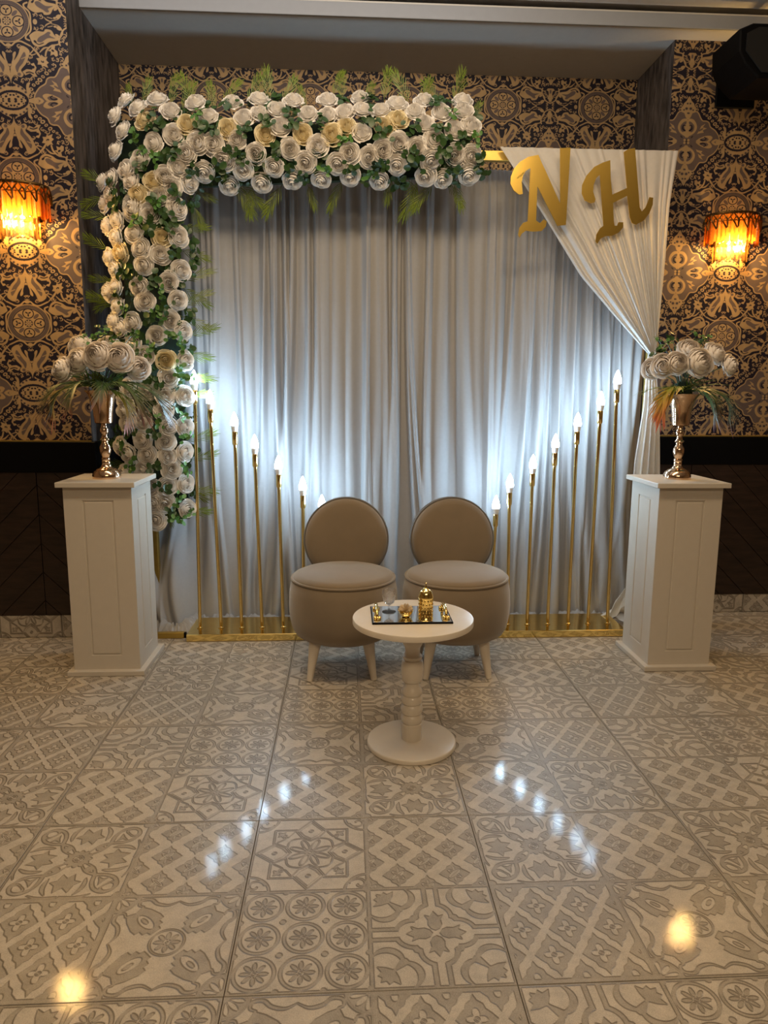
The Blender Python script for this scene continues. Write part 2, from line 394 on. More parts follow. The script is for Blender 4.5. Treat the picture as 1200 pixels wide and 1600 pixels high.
    c.poly([(355, 1075), (375, 1062), (395, 1085), (425, 1072), (418, 1110), (445, 1118), (415, 1140), (405, 1180), (375, 1170), (382, 1135), (358, 1115)], G, smooth=False); c.ell(400, 1120, 14, 9, .6, .05)
    c.line([(470, 1070), (455, 1120), (410, 1165), (350, 1180), (325, 1205)], [16, 18, 14, 12], G); c.line([(520, 1100), (480, 1140), (440, 1150)], [8, 18, 8], G)
    c.line([(690, 1160), (650, 1120), (600, 1075), (560, 1085)], [8, 14, 10], G); c.line([(560, 1150), (585, 1110), (640, 1060), (690, 1035)], [8, 12, 8], G)
    # long leaf beside the medallion
    c.poly([(600, 1235), (575, 1175), (530, 1150), (470, 1168), (425, 1200), (350, 1215), (330, 1240), (372, 1262), (402, 1310), (455, 1318), (475, 1295), (540, 1300), (600, 1262)], G)
    c.poly([(372, 1235), (440, 1235), (500, 1195), (535, 1205), (520, 1240), (470, 1270), (432, 1296), (410, 1285), (420, 1262)], T); c.ell(555, 1200, 16, 10, .8, .1); c.line([(480, 1190), (520, 1175), (545, 1185)], 8, 0.1)
    c.ell(350, 1262, 22, 12, .6, G); c.ell(330, 1330, 26, 18, .5, G); c.ell(365, 1345, 15, 10, .2, G); c.line([(330, 1240), (300, 1290), (330, 1350), (400, 1372)], [16, 12, 10, 6], G)
    c.line([(395, 1385), (440, 1362), (460, 1340)], [10, 14, 4], G); c.line([(390, 1350), (430, 1340)], 9, G)
    # little cup between two medallions
    c.line([(330, 1172), (338, 1210), (318, 1270), (288, 1320), (235, 1350)], 15, G)
    c.poly([(235, 1170), (270, 1172), (285, 1195), (262, 1205), (255, 1240), (270, 1290), (256, 1305), (250, 1330), (235, 1335)], G, smooth=False); c.ell(240, 1210, 6, 24, 0, T)
    c.line([(235, 1378), (300, 1372), (330, 1380)], 10, 0.05)
    # medallion: octagonal curled frame, beaded band, quatrefoil
    c.ell(800, 1385, 238, 226, 0, 0.0)
    c.line([(800, 1148), (768, 1160), (735, 1190), (690, 1200), (640, 1178), (606, 1160)], 16, G); c.line([(606, 1210), (636, 1225), (634, 1252), (600, 1285), (586, 1320), (586, 1385)], 16, G)
    c.ell(800, 1160, 26, 18, 0, G); c.ell(545, 1385, 20, 26, 0, G)
    c.ell(800, 1385, 202, 196, 0, T+.12); c.ell(800, 1385, 202, 196, 0, G, ring=9)
    for k in range(34):
        a = PI+PI/2*k/33; c.line([(800+168*math.cos(a), 1385+163*math.sin(a)), (800+194*math.cos(a), 1385+188*math.sin(a))], 5, .25, smooth=False)
    c.ell(800, 1385, 160, 156, 0, .2); c.ell(800, 1385, 150, 146, 0, G)
    for x, y in ((800, 1283), (694, 1385)):
        c.ell(x, y, 56, 54, 0, .15); c.ell(x, y, 46, 44, 0, G)
        for k in range(3): a = k*2*PI/3+(PI/2 if x == 800 else 0); c.ell(x+17*math.cos(a), y+17*math.sin(a), 15, 7, a, .12)
    c.ell(725, 1312, 34, 18, .8, .55); c.ell(800, 1385, 40, v=.2)
    for a in (0, 45, 90): r = math.radians(180+a); c.ell(800+24*math.cos(r), 1385+24*math.sin(r), 13, 7, r, G)
    c.ell(800, 1385, 9, v=G)
    wr_ = np.random.RandomState(3); tries = 0; done = []
    while tries < 4000 and len(done) < 26:      # small leafy curls in the empty dark ground
        tries += 1; x, y = wr_.uniform(245, 795), wr_.uniform(650, 1375); r_ = wr_.uniform(11, 19)
        if (x-800)**2+(y-1385)**2 < 245**2: continue
        i, j = int((x-235)/565*W_), int((y-640)/745*H_); k = int(r_/1.35*.8)
        if c.a[max(0, j-k):j+k+1, max(0, i-k):i+k+1].max() > .25 or any((x-a)**2+(y-b)**2 < 26**2 for a, b in done): continue
        done.append((x, y)); a0 = wr_.uniform(0, 6.28); d = wr_.choice([-1, 1]); c.line(spiral(x, y, r_*1.25, r_*.25, a0, .95*d, 12), [3, 11, 8, 5], G)
        for t in (.8, 2.2): c.ell(x+r_*1.15*math.cos(a0+d*t*.6+3.4*d), y+r_*1.15*math.sin(a0+d*t*.6+3.4*d), 8, 5, a0+t, G)
    gm = (c.a > .8).astype(np.float32); bl = blur(gm, 3); med = np.hypot(*(np.meshgrid(c.xs-800, c.ys-1385))) < 235
    eng = np.exp(-((bl-.93)/.035)**2)*gm*(~med); c.a = c.a*(1-.5*eng)
    q = c.a                       # rows: 0 = diamond level, last = medallion level; cols: 0 = diamond column
    q = q[::-1, ::-1]             # now origin (0,0) = medallion centre, up = +v, right = +u toward the diamond
    h = np.concatenate([q, q[:, ::-1]], 1); h = np.concatenate([h, h[::-1]], 0); return h
IMG_W = image('wallpaper_pattern', np.repeat(wall_sheet()[..., None], 3, -1))

def wallpaper_mat():
    m, nt, out = nodes('wallpaper'); L = nt.links.new
    uv = N(nt, 'ShaderNodeUVMap'); im = N(nt, 'ShaderNodeTexImage', image=IMG_W); L(uv.outputs[0], im.inputs[0])
    cr = N(nt, 'ShaderNodeValToRGB'); e = cr.color_ramp.elements
    e[0].position = .12; e[0].color = (.012, .009, .018, 1); e[1].position = .9; e[1].color = (.40, .27, .135, 1)
    for p_, c_ in ((.38, (.10, .075, .07, 1)), (.58, (.13, .095, .085, 1))): k = e.new(p_); k.color = c_
    L(im.outputs[0], cr.inputs[0])
    nz = N(nt, 'ShaderNodeTexNoise', i_Scale=14.0, i_Detail=6.0); L(uv.outputs[0], nz.inputs['Vector'])
    mr = N(nt, 'ShaderNodeMapRange'); mr.inputs[3].default_value = .78; mr.inputs[4].default_value = 1.2; L(nz.outputs[0], mr.inputs[0])
    mu = N(nt, 'ShaderNodeMix', data_type='RGBA', blend_type='MULTIPLY'); mu.inputs[0].default_value = 1; L(cr.outputs[0], mu.inputs[6]); L(mr.outputs[0], mu.inputs[7])
    p = N(nt, 'ShaderNodeBsdfPrincipled'); L(mu.outputs[2], p.inputs['Base Color']); p.inputs['Roughness'].default_value = .5; p.inputs['Specular IOR Level'].default_value = .25
    mm = N(nt, 'ShaderNodeMath', operation='MULTIPLY'); mm.inputs[1].default_value = .25; L(im.outputs[0], mm.inputs[0]); L(mm.outputs[0], p.inputs['Metallic'])
    bp = N(nt, 'ShaderNodeBump', i_Strength=.35, i_Distance=.001); L(im.outputs[0], bp.inputs['Height']); L(bp.outputs[0], p.inputs['Normal'])
    L(p.outputs[0], out.inputs[0]); return m
M_SIDE = mat('shaded_wallpaper', (.070, .060, .058), .6, var=.85, nscale=9, bump=.25, bscale=40, stretch=(4, 4, 1))  # alcove sides: same wallpaper, its shade and grazing view painted as dark grey streaks
def tile_mat(name, im_, gloss=True):
    m, nt, out = nodes(name); L = nt.links.new
    uv = N(nt, 'ShaderNodeUVMap'); im = N(nt, 'ShaderNodeTexImage', image=im_); L(uv.outputs[0], im.inputs[0])
    sp = N(nt, 'ShaderNodeSeparateColor'); L(im.outputs[0], sp.inputs[0])
    tc = N(nt, 'ShaderNodeTexCoord')
    nz = N(nt, 'ShaderNodeTexNoise', i_Scale=26.0, i_Detail=8.0, i_Roughness=.7); L(tc.outputs['Object'], nz.inputs['Vector'])
    n2 = N(nt, 'ShaderNodeTexNoise', i_Scale=420.0, i_Detail=2.0); L(tc.outputs['Object'], n2.inputs['Vector'])
    mx = N(nt, 'ShaderNodeMix', data_type='RGBA'); mx.inputs[6].default_value = (.33, .29, .235, 1); mx.inputs[7].default_value = (.49, .435, .36, 1); L(sp.outputs[0], mx.inputs[0])
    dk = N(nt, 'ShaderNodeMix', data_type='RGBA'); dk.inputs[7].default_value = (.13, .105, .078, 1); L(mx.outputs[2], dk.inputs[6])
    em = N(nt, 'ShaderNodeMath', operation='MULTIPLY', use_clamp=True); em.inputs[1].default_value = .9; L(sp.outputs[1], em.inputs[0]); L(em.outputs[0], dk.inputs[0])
    ad = N(nt, 'ShaderNodeMath', operation='ADD'); L(nz.outputs[0], ad.inputs[0]); L(n2.outputs[0], ad.inputs[1])
    mr = N(nt, 'ShaderNodeMapRange'); mr.inputs[1].default_value = .6; mr.inputs[2].default_value = 1.4; mr.inputs[3].default_value = .64; mr.inputs[4].default_value = 1.32; L(ad.outputs[0], mr.inputs[0])
    mu = N(nt, 'ShaderNodeMix', data_type='RGBA', blend_type='MULTIPLY'); mu.inputs[0].default_value = 1; L(dk.outputs[2], mu.inputs[6]); L(mr.outputs[0], mu.inputs[7])
    p = N(nt, 'ShaderNodeBsdfPrincipled'); L(mu.outputs[2], p.inputs['Base Color'])
    p.inputs['Roughness'].default_value = .40; p.inputs['Specular IOR Level'].default_value = .5
    p.inputs['Coat Weight'].default_value = .28; p.inputs['Coat Roughness'].default_value = .05
    b3 = N(nt, 'ShaderNodeBump', i_Strength=.06, i_Distance=.0008); L(n2.outputs[0], b3.inputs['Height']); L(b3.outputs[0], p.inputs['Coat Normal'])
    b1 = N(nt, 'ShaderNodeBump', i_Strength=.35, i_Distance=.0012); L(sp.outputs[2], b1.inputs['Height'])
    b2 = N(nt, 'ShaderNodeBump', i_Strength=.14, i_Distance=.0008); L(n2.outputs[0], b2.inputs['Height']); L(b1.outputs[0], b2.inputs['Normal']); L(b2.outputs[0], p.inputs['Normal'])
    L(p.outputs[0], out.inputs[0]); return m

M_WALL = wallpaper_mat()
M_TA, M_TB = tile_mat('floor_tile_star', IMG_A), tile_mat('floor_tile_scroll', IMG_B)
M_GROUT = mat('grout', (.075, .058, .045), .9, bump=.3)
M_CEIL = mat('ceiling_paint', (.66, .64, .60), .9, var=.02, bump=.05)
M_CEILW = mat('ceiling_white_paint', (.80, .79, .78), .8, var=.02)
M_FASC = mat('dimmed_white_fascia_paint', (.34, .36, .40), .7, var=.02)  # white strip's colour darkened and cooled to stand in for dimmer, cooler light
M_ROOM = mat('room_wall_paint', (.30, .23, .16), .9)
M_WOOD = mat('dark_wood', (.022, .011, .007), .42, var=.5, nscale=9, bump=.4, bscale=40, stretch=(1, 1, 6))
M_BLACK = mat('black_lacquer', (.003, .003, .0035), .5, spec=.08)
M_WHITE = mat('white_lacquer', (.56, .51, .44), .42, var=.015, bump=.03, bscale=90)
M_CREAM = mat('cream_lacquer', (.70, .63, .53), .32, var=.02, coat=.25)
M_GOLD = mat('polished_gold', (.95, .72, .26), .10, 1.0, var=.04)
M_GOLDP = mat('gold_pole', (.95, .70, .27), .16, 1.0, var=.05)
M_GOLDF = mat('gold_frame_paint', (.50, .34, .08), .35, .75, var=.06)
M_LETTER = mat('gold_mirror_acrylic', (.98, .66, .14), .26, 1.0, var=.02)
M_URN = mat('champagne_gold', (.78, .56, .38), .12, 1.0, var=.04)
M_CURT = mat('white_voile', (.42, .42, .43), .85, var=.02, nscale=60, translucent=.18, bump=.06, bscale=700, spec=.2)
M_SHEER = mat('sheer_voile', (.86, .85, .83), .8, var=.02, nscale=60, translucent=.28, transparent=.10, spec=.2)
M_VELVET = mat('beige_velvet', (.215, .165, .11), .85, var=.05, nscale=12, sheen=.5, bump=.12, bscale=500, spec=.2)
M_PIPE = mat('grey_piping', (.12, .11, .10), .7, sheen=.2)
M_ROSE = mat('white_rose_petal', (.93, .89, .83),   .7, var=.03, translucent=.15, spec=.25)
M_ROSEY = mat('cream_rose_petal', (.90, .80, .55), .7, var=.04, translucent=.15, spec=.25)
M_PEONY = mat('blush_peony_petal', (.88, .82, .76), .7, var=.03, translucent=.15, spec=.25)
M_LEAF = mat('dark_leaf', (.028, .070, .015), .38, var=.35, nscale=25)
M_LEAF2 = mat('fresh_leaf', (.075, .19, .035), .42, var=.35, nscale=25)
M_PALM = mat('palm_blade', (.13, .18, .012), .45, var=.3, nscale=25)
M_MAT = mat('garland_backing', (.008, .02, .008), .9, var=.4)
M_SILVER = mat('tray_mirror', (.82, .80, .76), .06, 1.0, var=.02)
M_WCABLE = mat('white_cable', (.8, .8, .8), .5)

# ================================================================== THE ROOM
T0X, T0Y, TS = -0.2484, 1.8693, 0.6
bm = B(); box(bm, -3.2, 4.2, -3.5, 4.35, -.06, -.008)
floor = struct('floor', bm, M_GROUT, label='patterned grey beige ceramic tile floor of the banquet hall')
def tile_mesh(m):
    bm = B(); h = .2992; b = .0007
    top = [bm.verts.new((x*(h-b), y*(h-b), 0)) for x, y in ((-1, -1), (1, -1), (1, 1), (-1, 1))]
    mid = [bm.verts.new((x*h, y*h, -b)) for x, y in ((-1, -1), (1, -1), (1, 1), (-1, 1))]
    bot = [bm.verts.new((x*h, y*h, -.0085)) for x, y in ((-1, -1), (1, -1), (1, 1), (-1, 1))]
    bm.faces.new(top); bm.faces.new(bot[::-1])
    for i in range(4):
        j = (i+1) % 4; bm.faces.new((mid[i], mid[j], top[j], top[i])); bm.faces.new((bot[i], bot[j], mid[j], mid[i]))
    uvl = bm.loops.layers.uv.verify()
    for f in bm.faces:
        for l in f.loops: l[uvl].uv = (l.vert.co.x/(2*h)+.5, l.vert.co.y/(2*h)+.5)
    return mesh('tile', bm, m)
TA, TB = tile_mesh(M_TA), tile_mesh(M_TB)
LAY = {(-1, -1): 'B', (0, -1): 'A', (1, -1): 'B', (2, -1): 'B', (-1, -2): 'a', (0, -2): 'b', (1, -2): 'a', (-1, 0): 'a', (0, 0): 'b', (1, 0): 'b', (2, 0): 'a', (0, 1): 'A', (1, 1): 'A', (-1, 1): 'B', (2, 1): 'B'}
for j in range(-4, 4):
    for i in range(-4, 7):
        k = LAY.get((i, j)) or random.choice('AaBb')
        o = link('tile', TA if k in 'Aa' else TB); o.parent = floor
        o.location = (T0X+TS*(i+.5), T0Y+TS*(j+.5), random.uniform(-.0006, 0)); o.rotation_euler = (0, 0, PI if k in 'ab' else 0)

WX, WZ = .53, .635
def wall_quad(bm, p, ux, uz0):
    """vertical quad p = (xa, ya, xb, yb, z0, z1); u measured along the wall from ux at the first corner"""
    xa, ya, xb, yb, z0, z1 = p; uvl = bm.loops.layers.uv.verify(); L = math.hypot(xb-xa, yb-ya)
    f = bm.faces.new([bm.verts.new(c) for c in ((xa, ya, z0), (xb, yb, z0), (xb, yb, z1), (xa, ya, z1))])
    for l, (u, z) in zip(f.loops, ((ux, z0), (ux+L, z0), (ux+L, z1), (ux, z1))): l[uvl].uv = (u/WX, (z-uz0)/WZ)
def wallpanel(name, x0, x1, y0, y1, z0, z1, uref, label):
    bm = B(); box(bm, x0, x1, y0, y1, z0, z1); uvl = bm.loops.layers.uv.verify()
    for f in bm.faces:
        n = f.normal
        for l in f.loops:
            c = l.vert.co; u = (c.x-uref) if abs(n.y) > .5 else (c.y if abs(n.x) > .5 else c.x-uref)
            l[uvl].uv = (u/WX, ((c.z if abs(n.z) < .5 else c.y)-2.78)/WZ)
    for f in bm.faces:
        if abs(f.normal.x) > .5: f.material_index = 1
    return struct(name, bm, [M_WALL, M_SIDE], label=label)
ZC = 2.928
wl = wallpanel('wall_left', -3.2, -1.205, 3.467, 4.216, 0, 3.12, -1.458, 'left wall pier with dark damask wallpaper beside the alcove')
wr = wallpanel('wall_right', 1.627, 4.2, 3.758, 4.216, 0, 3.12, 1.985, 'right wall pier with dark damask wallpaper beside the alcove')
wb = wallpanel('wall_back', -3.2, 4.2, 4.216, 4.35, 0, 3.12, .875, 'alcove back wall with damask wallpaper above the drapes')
bm = B(); box(bm, -3.3, -3.2, -3.5, 4.35, 0, 3.12); struct('wall_room_left', bm, M_ROOM, label='plain side wall of the hall outside the picture')
bm = B(); box(bm, 4.2, 4.3, -3.5, 4.35, 0, 3.12); struct('wall_room_right', bm, M_ROOM, label='plain opposite side wall of the hall outside the picture')
bm = B(); box(bm, -3.3, 4.3, -3.6, -3.5, 0, 3.12); struct('wall_room_back', bm, M_ROOM, label='plain wall of the hall behind the photographer')
# ceiling: lowered soffit over the alcove, white fascia, shadow gap, then the hall ceiling
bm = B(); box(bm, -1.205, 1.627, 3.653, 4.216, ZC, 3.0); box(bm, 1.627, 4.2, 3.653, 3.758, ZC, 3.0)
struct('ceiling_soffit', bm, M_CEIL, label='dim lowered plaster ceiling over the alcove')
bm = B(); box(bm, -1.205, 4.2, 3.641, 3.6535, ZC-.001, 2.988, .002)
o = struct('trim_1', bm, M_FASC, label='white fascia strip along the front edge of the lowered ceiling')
bm = B(); box(bm, -3.3, 4.3, -3.6, 3.60, 3.0, 3.1); box(bm, -3.3, 4.3, 3.60, 4.35, 3.03, 3.12)
struct('ceiling', bm, M_CEILW, label='white painted ceiling of the hall')

# wainscot: black rail, chevron planks, tile baseboard
def clip(poly, ax, lim, keep_less):
    out = []
    for i in range(len(poly)):
        a, b = poly[i], poly[(i+1) % len(poly)]
        ia = (a[ax] <= lim) == keep_less or a[ax] == lim; ib = (b[ax] <= lim) == keep_less or b[ax] == lim
        if ia: out.append(a)
        if ia != ib:
            t = (lim-a[ax])/(b[ax]-a[ax]); out.append((a[0]+(b[0]-a[0])*t, a[1]+(b[1]-a[1])*t))
    return out
def wainscot(side, x0, x1, y, zb, zt, zr, seam, n):
    bm = B(); box(bm, x0, x1, y-.008, y, .0, zt)
    root = struct('trim_%d' % n, bm, M_BLACK, label='dark herringbone wood wainscot on the %s wall pier' % side)
    step, cw = .1425, .5
    for k in range(-8, 9):
        xa, xb = seam+k*cw, seam+(k+1)*cw
        if xb < x0 or xa > x1: continue
        s = 1 if k % 2 else -1
        for j in range(-6, 12):
            za = zb+j*step; g = .0022
            l, r = (za, za+cw) if s > 0 else (za+cw, za)
            p = [(xa+g, l+g), (xb-g, r+g), (xb-g, r+step-g), (xa+g, l+step-g)]
            for ax, lim, kl in ((0, x0, False), (0, x1, True), (1, zb, False), (1, zt, True)):
                if p: p = clip(p, ax, lim, kl)
            if len(p) < 3: continue
            q = []
            for v in p:
                if not q or math.hypot(v[0]-q[-1][0], v[1]-q[-1][1]) > 1e-5: q.append(v)
            if len(q) > 1 and math.hypot(q[0][0]-q[-1][0], q[0][1]-q[-1][1]) < 1e-5: q.pop()
            if len(q) < 3: continue
            d = .014+random.uniform(0, .003); b2 = B(); slab(b2, q, d-.004, Matrix.Translation((0, y-d, 0)))
            part('plank', b2, M_WOOD, root)
    bm = B(); box(bm, x0, x1 if side == 'right' else x1+.022, y-.024, y, zt, zr, .003); struct('trim_%d' % (n+1), bm, M_BLACK, label='black lacquered rail above the wood wainscot on the %s pier' % side)
    bm = B(); box(bm, x0, x1, y-.012, y, zr, zr+.006); struct('trim_%d' % (n+2), bm, M_GOLDF, label='thin metal edge where wallpaper meets the black rail on the %s pier' % side)
wainscot('left', -3.2, -1.205, 3.467, .115, .82, .966, -1.47, 2)
wainscot('right', 1.627, 4.2, 3.758, .105, .833, .983, 1.87, 5)
bm = B(); box(bm, -1.205, -1.183, 3.467, 4.2, .82, .966, .003); struct('trim_8', bm, M_BLACK, label='black rail turning into the alcove beside the garland')
def skirt(side, x0, x1, y, h):
    bm = B(); box(bm, x0, x1, y-.006, y, 0, h); root = struct('baseboard_%s' % side, bm, M_GROUT, label='patterned tile baseboard along the %s pier' % side)
    x = x0; i = 0
    while x < x1-.02:
        xe = min(x+.3, x1); bm = B(); box(bm, x+.001, xe-.001, y-.012, y-.006, .002, h, .0008); uvl = bm.loops.layers.uv.verify()
        off = (.0, .55) if i % 2 else (.5, .55)
        for f in bm.faces:
            for l in f.loops: l[uvl].uv = (off[0]+(l.vert.co.x-x)/.6, off[1]+l.vert.co.z/.6)
        part('tile', bm, M_TA, root); x += .3; i += 1
skirt('left', -3.2, -1.205, 3.467, .113); skirt('right', 1.627, 4.2, 3.758, .103)

# ================================================================== BACKDROP FRAME AND DRAPES
fr = thing('backdrop_frame', 'gold metal backdrop frame behind the white drapes', 'frame', (.28, 3.58, 0))
for nm, b_ in (('post', (-.985, -.945, 3.56, 3.60, 0, 2.34)), ('post', (1.525, 1.553, 3.60, 3.628, 0, 2.30)), ('top_rail', (-.985, 1.56, 3.575, 3.605, 2.295, 2.34)),
               ('bottom_rail', (-.985, -.80, 3.415, 3.44, .0, .03)), ('foot', (-.985, -.945, 3.44, 3.74, 0, .03)), ('foot', (1.525, 1.553, 3.60, 3.74, 0, .03))):
    bm = B(); box(bm, *b_, .002); part(nm, bm, M_GOLDF, fr)
    if nm == 'bottom_rail': bm = B(); box(bm, -.80, -.79, 3.418, 3.437, .002, .027); part('end_cap', bm, M_BLACK, fr)

def smooth01(t): t = np.clip(t, 0, 1); return t*t*(3-2*t)
def make_curtain():
    fx = []; x = -.97
    while x < 1.56:
        wd = random.choice([.013, .016, .02, .026, .034, .045]); fx.append((x+wd/2, wd*random.uniform(.9, 1.25), random.uniform(.018, .042) if wd < .035 else random.uniform(.012, .034), random.gauss(0, .03), random.uniform(-.7, .7)))
        x += wd*random.uniform(1.1, 2.3)
    c, wd, am, dr, sk = (np.array(v) for v in zip(*fx))
    x0, x1, nx = -.965, 1.56, 640; ZT = 2.297
    rows = [ZT]+list(np.linspace(2.285, .10, 40))+[.07, .045, .025, .012]
    bm = B(); g = []; xs = np.linspace(x0, x1, nx+1); ph = rng.uniform(0, 6, 8)
    for z in rows:
        t = 1-z/ZT; cc = c+dr*t*t*2.4; ww = wd*(1+.7*t*t); A = am*(.35+.65*min(1, (ZT-z)/.22+.15))*(1+.5*t)
        left = smooth01((-.745-xs)/.12)*smooth01((.75-z)/.7)
        u = (xs[:, None]-cc[None])/ww[None]; u = u+sk[None]*(1-u*u).clip(0, 1)*.5
        d = (np.where(np.abs(u) < 1, (1-u*u)**1.4, 0)*A[None]).sum(1)*(1-.6*left)+.010*np.sin(xs*9+ph[0]+t*1.2)+.007*np.sin(xs*23+ph[1]-t*2)
        if ZT-z < .09: d = d*.5+.006*np.sin(xs*260+ph[2])*(1-(ZT-z)/.09)
        d = .075*np.tanh(d/.075); y = 3.732-d-left*.19*(1+.12*np.sin(xs*60+z*7))
        xx = xs-.03*left*np.sin(PI*min(1, max(0, z/.7)))+.012*t*t*np.sin(xs*17+z*3)
        g.append([bm.verts.new(p) for p in zip(xx, y, np.full(nx+1, z))])
    for j in range(len(g)-1):
        for i in range(nx): bm.faces.new((g[j][i], g[j][i+1], g[j+1][i+1], g[j+1][i]))
    # surplus cloth bunched on the floor along the hem
    pth = crom([(-.985, 3.60, .05), (-.955, 3.535, .055), (-.90, 3.485, .055), (-.845, 3.478, .05), (-.808, 3.52, .05), (-.80, 3.60, .045), (-.76, 3.668, .04), (-.6, 3.672, .034), (-.45, 3.678, .032), (-.2, 3.68, .03), (.1, 3.68, .028), (.5, 3.68, .028), (.8, 3.678, .03), (1.0, 3.676, .028), (1.2, 3.674, .034), (1.38, 3.672, .036), (1.5, 3.68, .03)], 16, False)
    n = len(pth)
    def fn(u, v):
        i = min(n-1, int(round(u*(n-1)))); p = pth[i]; a = PI*1.06*v-.03*PI; q = pth[min(n-1, i+1)]-pth[max(0, i-1)]; L = math.hypot(q[0], q[1])+1e-9; nx_, ny_ = q[1]/L, -q[0]/L
        w_ = 1+.22*math.sin(i*.9+v*5)+.16*math.sin(i*2.3-v*7)+.10*math.sin(i*.31)
        r_ = p[2]*w_*(.85 if i > 60 else .8); return Vector((p[0]+nx_*r_*math.cos(a)*.72, p[1]+ny_*r_*math.cos(a)*.72, max(.003, r_*1.15*math.sin(a))))
    surf(bm, fn, n*2, 14)
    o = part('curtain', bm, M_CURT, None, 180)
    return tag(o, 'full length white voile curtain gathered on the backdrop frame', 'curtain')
make_curtain()

def make_swag():
    L_ = [(0, .728, 2.345), (.25, .938, 2.053), (.52, 1.138, 1.766), (.72, 1.305, 1.59), (.9, 1.452, 1.44), (1, 1.492, 1.40)]
    R_ = [(0, 1.585, 2.348), (.25, 1.558, 2.10), (.52, 1.548, 1.84), (.75, 1.538, 1.60), (.9, 1.532, 1.46), (1, 1.528, 1.40)]
    cuts = [0.0]
    while cuts[-1] < 1: cuts.append(cuts[-1]+random.choice([.025, .03, .04, .06, .09, .11]))
    am = rng.uniform(.25, 1.15, len(cuts)+1)
    def pleat(u):
        i = max(k for k in range(len(cuts)) if cuts[k] <= u+1e-9); i = min(i, len(cuts)-2); f = (u-cuts[i])/(cuts[i+1]-cuts[i])
        return am[i]*math.sin(PI*min(1, f))**1.5*min(1.3, .45+(cuts[i+1]-cuts[i])*9)
    def fn(u, v):
        s = v**.9; lx, lz = interp(L_, s); rx, rz = interp(R_, s)
        uu = u**(1-.18*v) ; x = lx+(rx-lx)*uu; z = lz+(rz-lz)*uu
        sag = math.sin(PI*u)*.05*math.sin(PI*v)*1.2
        amp = .006+.030*min(1, v*2.2)*(1-.35*v); y = 3.548-.004-pleat(u)*amp-sag*.4-.022*v
        if u < .02: y -= .006
        return Vector((x, y, z))
    bm = B(); surf(bm, fn, 240, 44)
    LT_ = [(0, 1.492, 1.40), (.2, 1.482, 1.14), (.4, 1.452, .87), (.7, 1.442, .45), (.95, 1.436, .06), (1, 1.40, .02)]
    RT_ = [(0, 1.528, 1.40), (.2, 1.572, 1.10), (.4, 1.595, .81), (.7, 1.60, .40), (.95, 1.60, .05), (1, 1.60, .02)]
    def fn2(u, v):
        lx, lz = interp(LT_, v); rx, rz = interp(RT_, v); x = lx+(rx-lx)*u; z = lz+(rz-lz)*u
        y = 3.52-.02*math.sin(u*PI*9+v*2)*min(1, .3+v)-.03*math.sin(PI*u)*v-.02*v
        if v > .9: y -= (v-.9)*.5*(1+.4*math.sin(u*20)); z = max(.012, z+.015*math.sin(u*25))
        if u < .3 and v > .85: x -= .05*(v-.85)/.15
        if v > .85: y = y+.17*(v-.85)/.15 if x < 1.45 else y
        return Vector((x, y, z))
    surf(bm, fn2, 80, 60)
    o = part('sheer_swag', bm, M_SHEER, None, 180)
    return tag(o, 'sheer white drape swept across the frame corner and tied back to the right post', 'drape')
make_swag()

# gold letters
NP = [(380,157),(397,198),(425,258),(507,443),(510,115),(573,110),(540,568),(489,575),(372,342),(362,545),(385,560),(408,537),(425,548),(420,580),(395,606),(345,611),(300,606),(275,625),(263,648),(255,630),(262,590),(285,560),(312,550),(331,237),(305,252),(287,280),(279,320),(284,390),(262,394),(230,370),(212,330),(214,290),(235,240),(270,200),(320,170)]
HP = [(802,187),(806,300),(815,388),(900,350),(880,140),(905,125),(945,118),(975,465),(987,488),(1008,465),(1022,430),(1030,405),(1052,408),(1050,450),(1030,500),(1000,540),(955,565),(930,555),(917,520),(902,396),(820,437),(825,545),(830,570),(845,570),(852,550),(880,550),(880,580),(855,610),(815,629),(780,630),(750,645),(730,675),(720,660),(725,620),(745,585),(765,570),(747,330),(742,272),(722,290),(707,330),(704,370),(718,415),(713,433),(690,437),(655,420),(638,380),(640,330),(665,275),(710,225),(760,200)]
def letter(pts, label, tilt):
    P = [at_y(740+x/3.75, 200+y/3.75, 3.47) for x, y in pts]
    cx = sum(p.x for p in P)/len(P); top = max(p.z for p in P)
    bm = B(); slab(bm, [(p.x-cx, p.z-top) for p in P], .004, bev=0)
    o = part('gold_letter', bm, M_LETTER); o.location = (cx, 3.47, top); o.rotation_euler = (math.radians(tilt[0]), 0, math.radians(tilt[1])); return tag(o, label, 'letter'), cx, top
ln, cx, top = letter(NP, 'gold mirrored script letter N hanging from the frame corner', (-2.0, 3.5))
bm = B(); q = [at_y(740+x/3.75, 200+y/3.75, 3.4685) for x, y in [(249,300),(258,288),(256,300),(266,280),(268,292),(276,272),(276,286),(288,262),(286,274),(299,255)]]
tube(bm, [(p.x-cx, -.0005, p.z-top) for p in q], .0007, 5); part('signature_scribble', bm, M_BLACK, ln, world=False)
lh, _, _ = letter(HP, 'gold mirrored script letter H hanging over the sheer swag', (1.5, -2.0))
for L_, pts in ((ln, [(374, 170), (540, 120)]), (lh, [(795, 196), (915, 128)])):
    for x, y in pts:
        p = at_y(740+x/3.75, 200+y/3.75, 3.472)-Vector(L_.location); bm = B(); lathe(bm, [(0, .001), (.003, .001), (.003, -.001), (0, -.001)], 10, M=Matrix.Translation(p+Vector((0, -.0005, 0))) @ Matrix.Rotation(PI/2, 4, 'X')); part('hanging_hole', bm, M_GOLDP, L_, 40, world=False)

